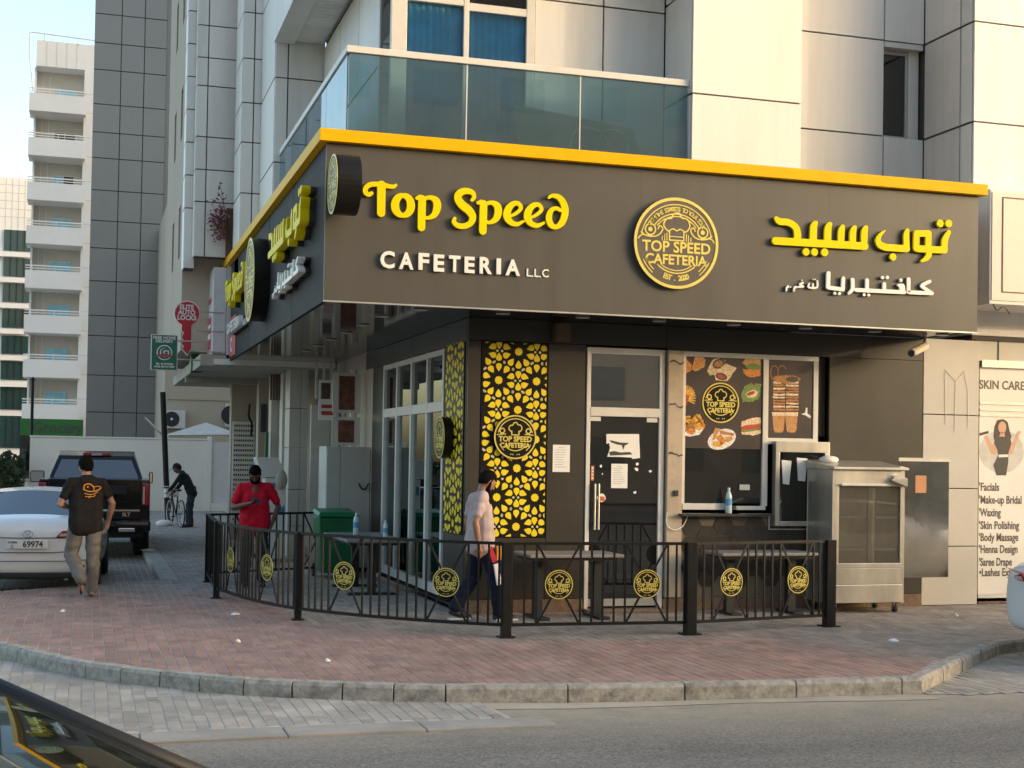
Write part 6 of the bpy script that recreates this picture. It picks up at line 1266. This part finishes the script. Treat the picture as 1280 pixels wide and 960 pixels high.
part('saddle', MB().ell((0, -.22, .92), .08, .14, .035, 12), 'plastic_black', bk, True, smooth=True); part('seat_post', MB().tube([(0, -.18, .76), (0, -.21, .90)], .014), 'chrome', bk, True); part('handlebar', MB().tube(catmull([(-.28, .22, .98), (-.2, .3, 1.0), (0, .34, .97), (.2, .3, 1.0), (.28, .22, .98)], 4), .013), 'chrome', bk, True); part('basket', MB().box(-.14, .14, .40, .62, .72, .94), 'frame_white', bk, True); part('chainring', MB().lathe([(.02, .02), (.1, .02), (.1, .03)], (0, -.05, .30), 18, 'x'), 'chrome', bk, True)
for s in (-1, 1): part('pedal', MB().box(s*.06, s*.15, -.08+s*.14, .0+s*.14, .27+s*.02, .295+s*.02), 'rubber', bk, True)

# ================================================================ LITTER
def litter(px, py, size, label, z=0, mt='paper', grp='litter on the ground'):
    q_ = onZ(px, py, z); m = MB(); n = 7; pts = [(q_[0]+size*(.6+.5*rng.random())*math.cos(a), q_[1]+size*(.5+.5*rng.random())*math.sin(a), z+.006+.018*rng.random()) for a in np.linspace(0, 5.4, n)]
    m.add([(q_[0], q_[1], z+.035)]+pts+[(p[0], p[1], z+.003) for p in pts], [(0, 1+i, 1+(i+1) % n) for i in range(n)]+[(1+i, 1+n+i, 1+n+(i+1) % n, 1+(i+1) % n) for i in range(n)])
    single('litter', m, mt, label, 'litter', grp)
litter(293, 769, .06, 'white scrap of litter outside the left end of the railing'); litter(1118, 802, .07, 'white scrap on the pavement near the right corner kerb')
litter(1195, 770, .03, 'tiny white scrap on the pavement near the white car'); litter(78, 765, .03, 'tiny pale scrap on the red paving behind the white car'); litter(298, 803, .03, 'small pale scrap on the red paving below the railing end'); litter(409, 827, .03, 'small pale scrap on the red paving near the kerb')
bgm = MB().ell((onZ(205, 657)[0], onZ(205, 657)[1]-.2, .06), .22, .15, .10, 12); single('plastic_bag', bgm, 'paper', 'crumpled white plastic bag at the foot of the leaning post', 'bag', smooth=True)
litter(186, 688, .16, 'torn white plastic strip lying on the kerb beside the pickup', 0)
# buildings across the street (behind the viewer): they shade the ground and show in the glass
mat('opp_window', (.20, .21, .20), .4, 0, .2, .5)
def opp(x0, x1, y0, y1, h, label, mtn):
    o = thing('opposite_building', label, 'building', ((x0+x1)/2, y0, 0)); part('wall', MB().box(x0, x1, y1, y0, -.1, h), mtn, o)
    n = int((x1-x0)/4)
    for i in range(n):
        for k in range(int((h-4)/3.2)+1): part('window', MB().box(x0+1+i*4, x0+3+i*4, y0+.005, y0+.06, 1.0+k*3.2+.4, 2.9+k*3.2), 'opp_window', o)
opp(-40, -2, -40, -55, 28, 'beige block across the street behind the viewer', 'plaster_beige'); opp(2, 34, -42, -55, 24, 'lower beige block across the street to the right behind the viewer', 'plaster_beige')
opp(36, 110, -36, -50, OPP_H, 'long low row added out of view far to the right to shade the ground', 'plaster_beige')  # unseen low row added, as high as its shade on the ground needs
nb = thing('added_shade_block', 'tall unseen block added behind the corner building to shade the far buildings', 'building', (70, 25, 0))  # out of view, added to keep the sun off the far left buildings
part('wall', MB().box(12, 150, 14, 34, 0, 52), 'plaster_beige', nb)
# ================================================================ PEOPLE
mat('skin_light', (.42, .22, .14), .55, 0, .08, 20); mat('skin_mid', (.30, .15, .09), .55, 0, .08, 20); mat('skin_dark', (.16, .075, .045), .55, 0, .08, 20); mat('hair', (.008, .0065, .006), .95, 0, .3, 60, .6, 120, spec=.08)
def cloth(n, c, b=.5): return mat(n, c, .85, 0, .14, 9, b, 14, spec=.2)
cloth('tee_pale', (.42, .335, .335)); cloth('navy', (.012, .014, .03)); cloth('tee_black', (.018, .016, .015)); cloth('grey_cotton', (.17, .155, .135)); cloth('tee_red', (.62, .012, .035)); cloth('jacket_dark', (.014, .018, .017)); cloth('slate', (.035, .04, .05)); mat('shoe_black', (.015, .015, .016), .5); mat('sole_white', (.6, .6, .58), .6); mat('stripe_red', (.40, .01, .03), .8); mat('stripe_white', (.65, .65, .66), .8); mat('orange_print', (.75, .30, .03), .6)
def cap_mesh(mb, a, b, r0, r1, n=12, sx=1, sy=1):
    a = Vector(a); b = Vector(b); d = (b-a); L = d.length; d = d.normalized() if L > 1e-6 else Vector((0, 0, 1)); x = d.orthogonal().normalized(); y = d.cross(x); rings = []
    for k in range(5): t = math.pi/2*k/4; rings.append((a - d*r0*math.cos(t), r0*math.sin(t)))
    for k in range(5): t = math.pi/2*k/4; rings.append((b + d*r1*math.sin(t), r1*math.cos(t)))
    vs = []
    for c, r in rings:
        for j in range(n): q = 2*math.pi*j/n; vs.append(c+(x*math.cos(q)+y*math.sin(q))*max(r, 1e-4))
    fs_ = [(i*n+j, i*n+(j+1) % n, (i+1)*n+(j+1) % n, (i+1)*n+j) for i in range(9) for j in range(n)]
    mb.add(vs, fs_)
def remesh(mb, vox, smooth_it=6, fold=0):
    me = bpy.data.meshes.new('r'); me.from_pydata(mb.v, [], mb.f); o = bpy.data.objects.new('r', me); COL.objects.link(o)
    r = o.modifiers.new('r', 'REMESH'); r.mode = 'VOXEL'; r.voxel_size = vox
    s = o.modifiers.new('s', 'SMOOTH'); s.factor = .5; s.iterations = smooth_it
    dg = bpy.context.evaluated_depsgraph_get(); out = bpy.data.meshes.new_from_object(o.evaluated_get(dg)); bpy.data.objects.remove(o)
    if fold:
        n = len(out.vertices); co = np.empty(n*3); out.vertices.foreach_get('co', co); co = co.reshape(-1, 3); nr = np.empty(n*3); out.vertex_normals.foreach_get('vector', nr); nr = nr.reshape(-1, 3); x, y, z = co.T; ph = rng.random(4)*6
        d = np.sin(34*z+16*x+2.2*np.sin(11*x+8*y+ph[0])+ph[1])*.6+np.sin(52*z-24*x+13*y+2.5*np.sin(9*z+ph[2]))*.45+np.sin(19*x+15*y-12*z+ph[3])*.5
        out.vertices.foreach_set('co', (co+nr*(fold*d)[:, None]).ravel()); out.update()
    out.polygons.foreach_set('use_smooth', [True]*len(out.polygons)); return out
V_ = Vector
def person(label, loc, rz, J, top, bottom, skin, shoes='shoe_black', sleeve=.55, beard=True, cap=False, long_sleeve=False, scale=1.0, vox=.007, barefoot=False, curl=.5):
    """J: joints in the person's own space, facing +Y, feet at z=0"""
    p = thing('person', label, 'person', loc, rz); p.scale = (scale,)*3; WM[p.name] = WM[p.name] @ Matrix.Scale(scale, 4)
    body = MB(); sh = MB(); tr = MB(); hr = MB(); sk = MB()
    neck, head, chest, pel = V_(J['neck']), V_(J['head']), V_(J['chest']), V_(J['pelvis'])
    hd = (head-neck).normalized(); fwd = V_(J.get('look', (0, 1, -.25))).normalized(); rt = fwd.cross(V_((0, 0, 1))).normalized(); upv = rt.cross(fwd).normalized()
    # head
    hq = MB(); hq.ell((0, 0, 0), .074, .095, .112, 20)
    for v in hq.v: v2 = head+rt*v[0]+fwd*v[1]+upv*v[2]; body.v.append(tuple(v2))
    o = len(body.v)-len(hq.v); body.f += [tuple(i+o for i in f) for f in hq.f]; body.mi += [0]*len(hq.f)
    cap_mesh(body, head+fwd*.045-upv*.06, head+fwd*.058-upv*.085, .048, .032)                   # jaw and chin
    cap_mesh(body, head+fwd*.088+upv*.012, head+fwd*.108-upv*.022, .010, .015); cap_mesh(body, head+fwd*.085-upv*.055-rt*.016, head+fwd*.085-upv*.055+rt*.016, .012, .012)   # nose, lips
    cap_mesh(body, head+fwd*.082+upv*.028-rt*.035, head+fwd*.082+upv*.028+rt*.035, .014, .014)    # brow
    for s in (-1, 1): cap_mesh(body, head+rt*s*.076-fwd*.005+upv*.015, head+rt*s*.080-fwd*.008-upv*.025, .014, .010)
    cap_mesh(body, neck-hd*.06, head-upv*.07-fwd*.012, .060, .052)
    cap_mesh(body, pel, chest, .10, .11); cap_mesh(body, chest, neck, .11, .06)
    for s in ('L', 'R'):
        S_, E_, W_ = V_(J['sh'+s]), V_(J['el'+s]), V_(J['wr'+s]); H_, K_, A_2 = V_(J['hip'+s]), V_(J['kn'+s]), V_(J['an'+s])
        cap_mesh(body, chest+V_((0, 0, .05)), S_, .07, .052); cap_mesh(body, S_, E_, .048, .039); cap_mesh(body, E_, E_.lerp(W_, .35), .040, .041); cap_mesh(body, E_.lerp(W_, .35), W_, .041, .026)
        cap_mesh(body, H_, K_, .078, .052); cap_mesh(body, K_, K_.lerp(A_2, .35), .050, .054); cap_mesh(body, K_.lerp(A_2, .35), A_2, .054, .036)
        ft = V_(J.get('foot'+s, (0, 1, 0))).normalized(); toe = A_2+ft*.16+V_((0, 0, -.055)); 
        if 'toez'+s in J: toe.z = J['toez'+s]
        cap_mesh(body, A_2+V_((0, 0, -.03))-ft*.03, toe, .036, .030)
        # hand: palm and five fingers
        d = (W_-E_).normalized(); hv = V_(J.get('palm'+s, (0, 1, 0))); side = d.cross(hv).normalized(); hv = side.cross(d).normalized()
        pc = W_+d*.045; cap_mesh(body, W_, pc+side*.018+d*.02, .024, .022); cap_mesh(body, W_, pc-side*.018+d*.02, .024, .022)
        for k, (off, ln) in enumerate(((-.030, .066), (-.010, .078), (.010, .074), (.029, .058))):
            b0 = W_+d*.08+side*off; cu = J.get('curl'+s, curl); b1 = b0+(d*math.cos(cu*.6)+hv*math.sin(cu*.6))*ln*.55; b2 = b1+(d*math.cos(cu*1.7)+hv*math.sin(cu*1.7))*ln*.5
            cap_mesh(body, b0, b1, .0095, .0088, 8); cap_mesh(body, b1, b2, .0088, .0075, 8)
        tb_ = W_+d*.03-side*.028; t1 = tb_+(d*.6-side*.6+hv*.45).normalized()*.038; cap_mesh(body, tb_, t1, .013, .010, 8); cap_mesh(body, t1, t1+(d*.8+hv*.6-side*.1).normalized()*.03, .010, .0085, 8)
        # clothing
        g = .016
        cap_mesh(sh, chest+V_((0, 0, .05)), S_-V_((0, 0, .008)), .088, .064)
        e_ = S_.lerp(E_, 1.0 if long_sleeve else sleeve+.1)
        cap_mesh(sh, S_, e_, .066, .062 if not long_sleeve else .052)
        if long_sleeve: cap_mesh(sh, E_, W_, .055, .040)
        cap_mesh(tr, H_, K_, .105, .086); cap_mesh(tr, K_, A_2+V_((0, 0, .02)), .086, .074); cap_mesh(sh, neck-hd*.05, S_+V_((0, 0, .002)), .066, .060)
        cap_mesh(tr, pel+V_((0, 0, .02)), H_, .115, .10)
        sk = MB()
        if not barefoot:
            cap_mesh(sk, A_2+V_((0, 0, -.035))-ft*.035, toe+ft*.015, .043, .040)
        else: cap_mesh(sk, A_2+V_((0, 0, -.066))-ft*.05, toe+ft*.03+V_((0, 0, -.022)), .014, .014)
        link('shoe', remesh(sk, .008, 3), shoes, p)
    wd = J.get('belly', .0)
    cap_mesh(sh, neck-hd*.045-V_(J.get('right', (1, 0, 0)))*.03, neck-hd*.045+V_(J.get('right', (1, 0, 0)))*.03, .082, .082)
    for sx_ in (-.075, 0, .075):
        ax = V_(J.get('right', (1, 0, 0)))*sx_
        cap_mesh(sh, pel+ax*1.08+V_((0, 0, -.085)), chest+ax*1.15, .126+wd, .114); cap_mesh(sh, chest+ax*1.1, neck-hd*.040+ax*.45, .105, .062); cap_mesh(body, pel+ax, chest+ax, .09, .095)
    # hair
    h2 = MB(); h2.ell((0, -.012, .014), .077, .097, .108, 40)
    keep = MB()
    for v in h2.v: g_ = 1+rng.random()*.07; v2 = head+rt*v[0]*g_+fwd*v[1]*g_+upv*v[2]*g_; keep.v.append(tuple(v2))
    lim = -.03
    for f in h2.f:
        c = sum((V_(h2.v[i]) for i in f), V_())/4
        if c.z > .055-.9*max(0, -c.y+.03)-(.0 if c.y > .02 else .05): keep.f.append(f)
    keep.mi = [0]*len(keep.f); me = bpy.data.meshes.new('hair'); me.from_pydata(keep.v, [], keep.f); me.polygons.foreach_set('use_smooth', [True]*len(me.polygons))
    link('body', remesh(body, vox, 4), skin, p)
    link('shirt' if not long_sleeve else 'jacket', remesh(sh, .009, 8, .0055), top, p); link('trousers', remesh(tr, .009, 6, .0055), bottom, p)
    ho = link('hair' if not cap else 'cap', me, 'hair' if not cap else top, p); so_ = ho.modifiers.new('s', 'SOLIDIFY'); so_.thickness = .007; so_.offset = 1
    if cap: part('cap_brim', MB().prism([(.07*math.cos(a), .06+.10*math.sin(a)) for a in np.linspace(0, math.pi, 10)], lambda u, v, d_: tuple(head+rt*u+fwd*(v+.02)+upv*(.065+d_)), 0, .006), top, p, True)
    if beard:
        b = MB(); cap_mesh(b, head+fwd*.052-upv*.088-rt*.02, head+fwd*.052-upv*.088+rt*.02, .046, .046); cap_mesh(b, head+fwd*.075-upv*.088, head+fwd*.07-upv*.10, .030, .026)
        for s in (-1, 1): cap_mesh(b, head+rt*s*.058-upv*.01+fwd*.015, head+rt*s*.042-upv*.08+fwd*.045, .022, .028)
        cap_mesh(b, head+fwd*.094-upv*.040-rt*.022, head+fwd*.094-upv*.040+rt*.022, .008, .008); link('beard', remesh(b, .007, 3), 'hair', p)
    for s in (-1, 1):
        e = MB().ell(tuple(head+fwd*.090+rt*s*.032+upv*.008), .011, .008, .007, 8); part('eye', e, 'ink', p, True)
        e = MB(); cap_mesh(e, head+fwd*.093+rt*s*.016+upv*.033, head+fwd*.086+rt*s*.048+upv*.032, .006, .005, 8); part('eyebrow', e, 'hair', p, True)
    return p
base = dict(pelvis=(0, 0, .95), chest=(0, 0, 1.25), neck=(0, -.01, 1.45), head=(0, .03, 1.60), shL=(-.185, -.01, 1.395), shR=(.185, -.01, 1.395), hipL=(-.09, 0, .90), hipR=(.09, 0, .90))
# man in pale tee, walking to the right behind the railing, looking down
gm_ = onZ(598, 776, 0)
pA = person('bearded man in pale tee and dark striped track trousers walking past the railing', (gm_[0], gm_[1], 0), R(-84), dict(base, head=(0, .085, 1.585), neck=(0, .025, 1.445), look=(0, 1, -.8), elL=(-.25, -.06, 1.12), wrL=(-.24, -.02, .87), elR=(.24, -.15, 1.13), wrR=(.25, -.11, .87), shR=(.185, -.06, 1.395), belly=.022, knL=(-.10, -.02, .50), anL=(-.10, -.25, .13), knR=(.10, .17, .50), anR=(.10, .21, .085), footL=(0, 1, -.2), palmL=(1, 0, 0), palmR=(-1, 0, 0), toezL=.035), 'tee_pale', 'navy', 'skin_mid', 'shoe_black')
for s in (1,):
    for pts, mt, nm in (([(.195, .04, .86), (.19, .11, .68)], 'stripe_red', 'stripe'), ([(.188, .125, .66), (.18, .175, .42)], 'stripe_white', 'stripe')): part(nm, MB().bar(pts[0], pts[1], .02, .07), mt, pA, True, bevel=.008)
part('sole', MB().box(.055, .145, .16, .43, .0, .028), 'sole_white', pA, True, bevel=.01); part('sole', MB().box(-.145, -.055, -.33, -.06, .005, .030), 'sole_white', pA, True, bevel=.01)
part('pocket_wallet', MB().box(.165, .20, .13, .20, .70, .86), 'orange_print', pA, True, bevel=.01)
# man in black polo seen from behind, walking away
lm = onZ(105, 746, 0)
pB = person('man in black polo with orange hat print and grey trousers, seen from behind', (lm[0], lm[1], 0), R(8), dict(base, look=(-.35, 1, -.35), head=(-.01, .05, 1.59), elL=(-.30, .02, 1.13), wrL=(-.17, .20, 1.08), elR=(.31, -.02, 1.14), wrR=(.28, .09, .90), knL=(-.15, .13, .52), anL=(-.07, -.20, .22), knR=(.10, .02, .50), anR=(.085, .0, .085), footL=(.1, .45, -.85), toezL=.10, palmL=(0, 1, 0), palmR=(-1, 0, 0), belly=.004), 'tee_black', 'grey_cotton', 'skin_light', 'shoe_black', .5, False, barefoot=True, scale=1.045)
hp = [[(-.10, 1.30, 0.0060), (-.09, 1.36, 0.0060), (-.03, 1.375, 0.0060), (.02, 1.34, 0.0060), (.03, 1.30, 0.0054)], [(-.10, 1.30, 0.0054), (-.02, 1.275, 0.0060), (.07, 1.29, 0.0060), (.12, 1.325, 0.0048), (.08, 1.345, 0.0042), (.03, 1.335, 0.0036)], [(-.09, 1.25, 0.0042), (0, 1.235, 0.0048), (.08, 1.27, 0.0042)], [(-.08, 1.21, 0.0036), (.02, 1.21, 0.0042), (.05, 1.23, 0.0036)], [(-.05, 1.335, 0.0108)]]
hm = curve_mesh(stroke_loops([[tuple(q_) for q_ in catmull(s, 5)] if len(s) > 2 else s for s in hp], .004), .006)
hm.materials.append(M['orange_print']); inst('back_print', hm, pB, WM[pB.name] @ Matrix.Translation((.04, -.146, .115)) @ Matrix.Rotation(R(90), 4, 'X') @ Matrix.Scale(.92, 4))
# man in red tee looking at a phone
rm_ = onZ(303, 738, 0)
rl = (-.12, 4.9, 0)
pC = person('bearded man in bright red tee looking down at his phone', rl, R(176), dict(base, look=(.12, 1, -1.0), head=(.01, .09, 1.575), neck=(0, .02, 1.44), shL=(-.195, 0, 1.39), shR=(.195, 0, 1.39), elR=(.30, .05, 1.10), wrR=(.09, .27, 1.17), elL=(-.33, -.04, 1.12), wrL=(-.24, .04, .88), knL=(-.11, .02, .50), anL=(-.12, -.02, .085), knR=(.11, .02, .50), anR=(.12, .0, .085), palmR=(0, .2, 1), palmL=(1, 0, 0), curlR=.9, belly=.012), 'tee_red', 'slate', 'skin_dark', 'shoe_black', .6, True)
ph = single('phone', MB().box(-.038, .038, -.004, .004, -.075, .075), 'ink', 'black phone in the hand of the man in red', 'phone', bevel=.004)
ph.matrix_world = WM[pC.name] @ Matrix.Translation((.0, .315, 1.215)) @ Matrix.Rotation(R(70), 4, 'Y') @ Matrix.Rotation(R(35), 4, 'Z')
# man bending over the bicycle
cm_ = onZ(232, 659, 0)
pD = person('man in dark jacket and cap bending over a bicycle beside the post', (cm_[0]+.08, cm_[1], 0), R(80), dict(pelvis=(0, -.06, .93), chest=(0, .10, 1.21), neck=(0, .22, 1.37), head=(0, .32, 1.47), look=(0, 1, -.8), shL=(-.18, .18, 1.32), shR=(.18, .18, 1.32), elL=(-.24, .34, 1.08), wrL=(-.18, .48, .92), elR=(.25, .26, 1.06), wrR=(.20, .40, .88), hipL=(-.09, -.06, .88), hipR=(.09, -.06, .88), knL=(-.10, -.02, .48), anL=(-.10, -.05, .085), knR=(.10, .02, .48), anR=(.11, .02, .085), palmL=(0, 1, 0), palmR=(0, 1, 0)), 'jacket_dark', 'slate', 'skin_dark', 'shoe_black', 1, False, True, True, vox=.010)
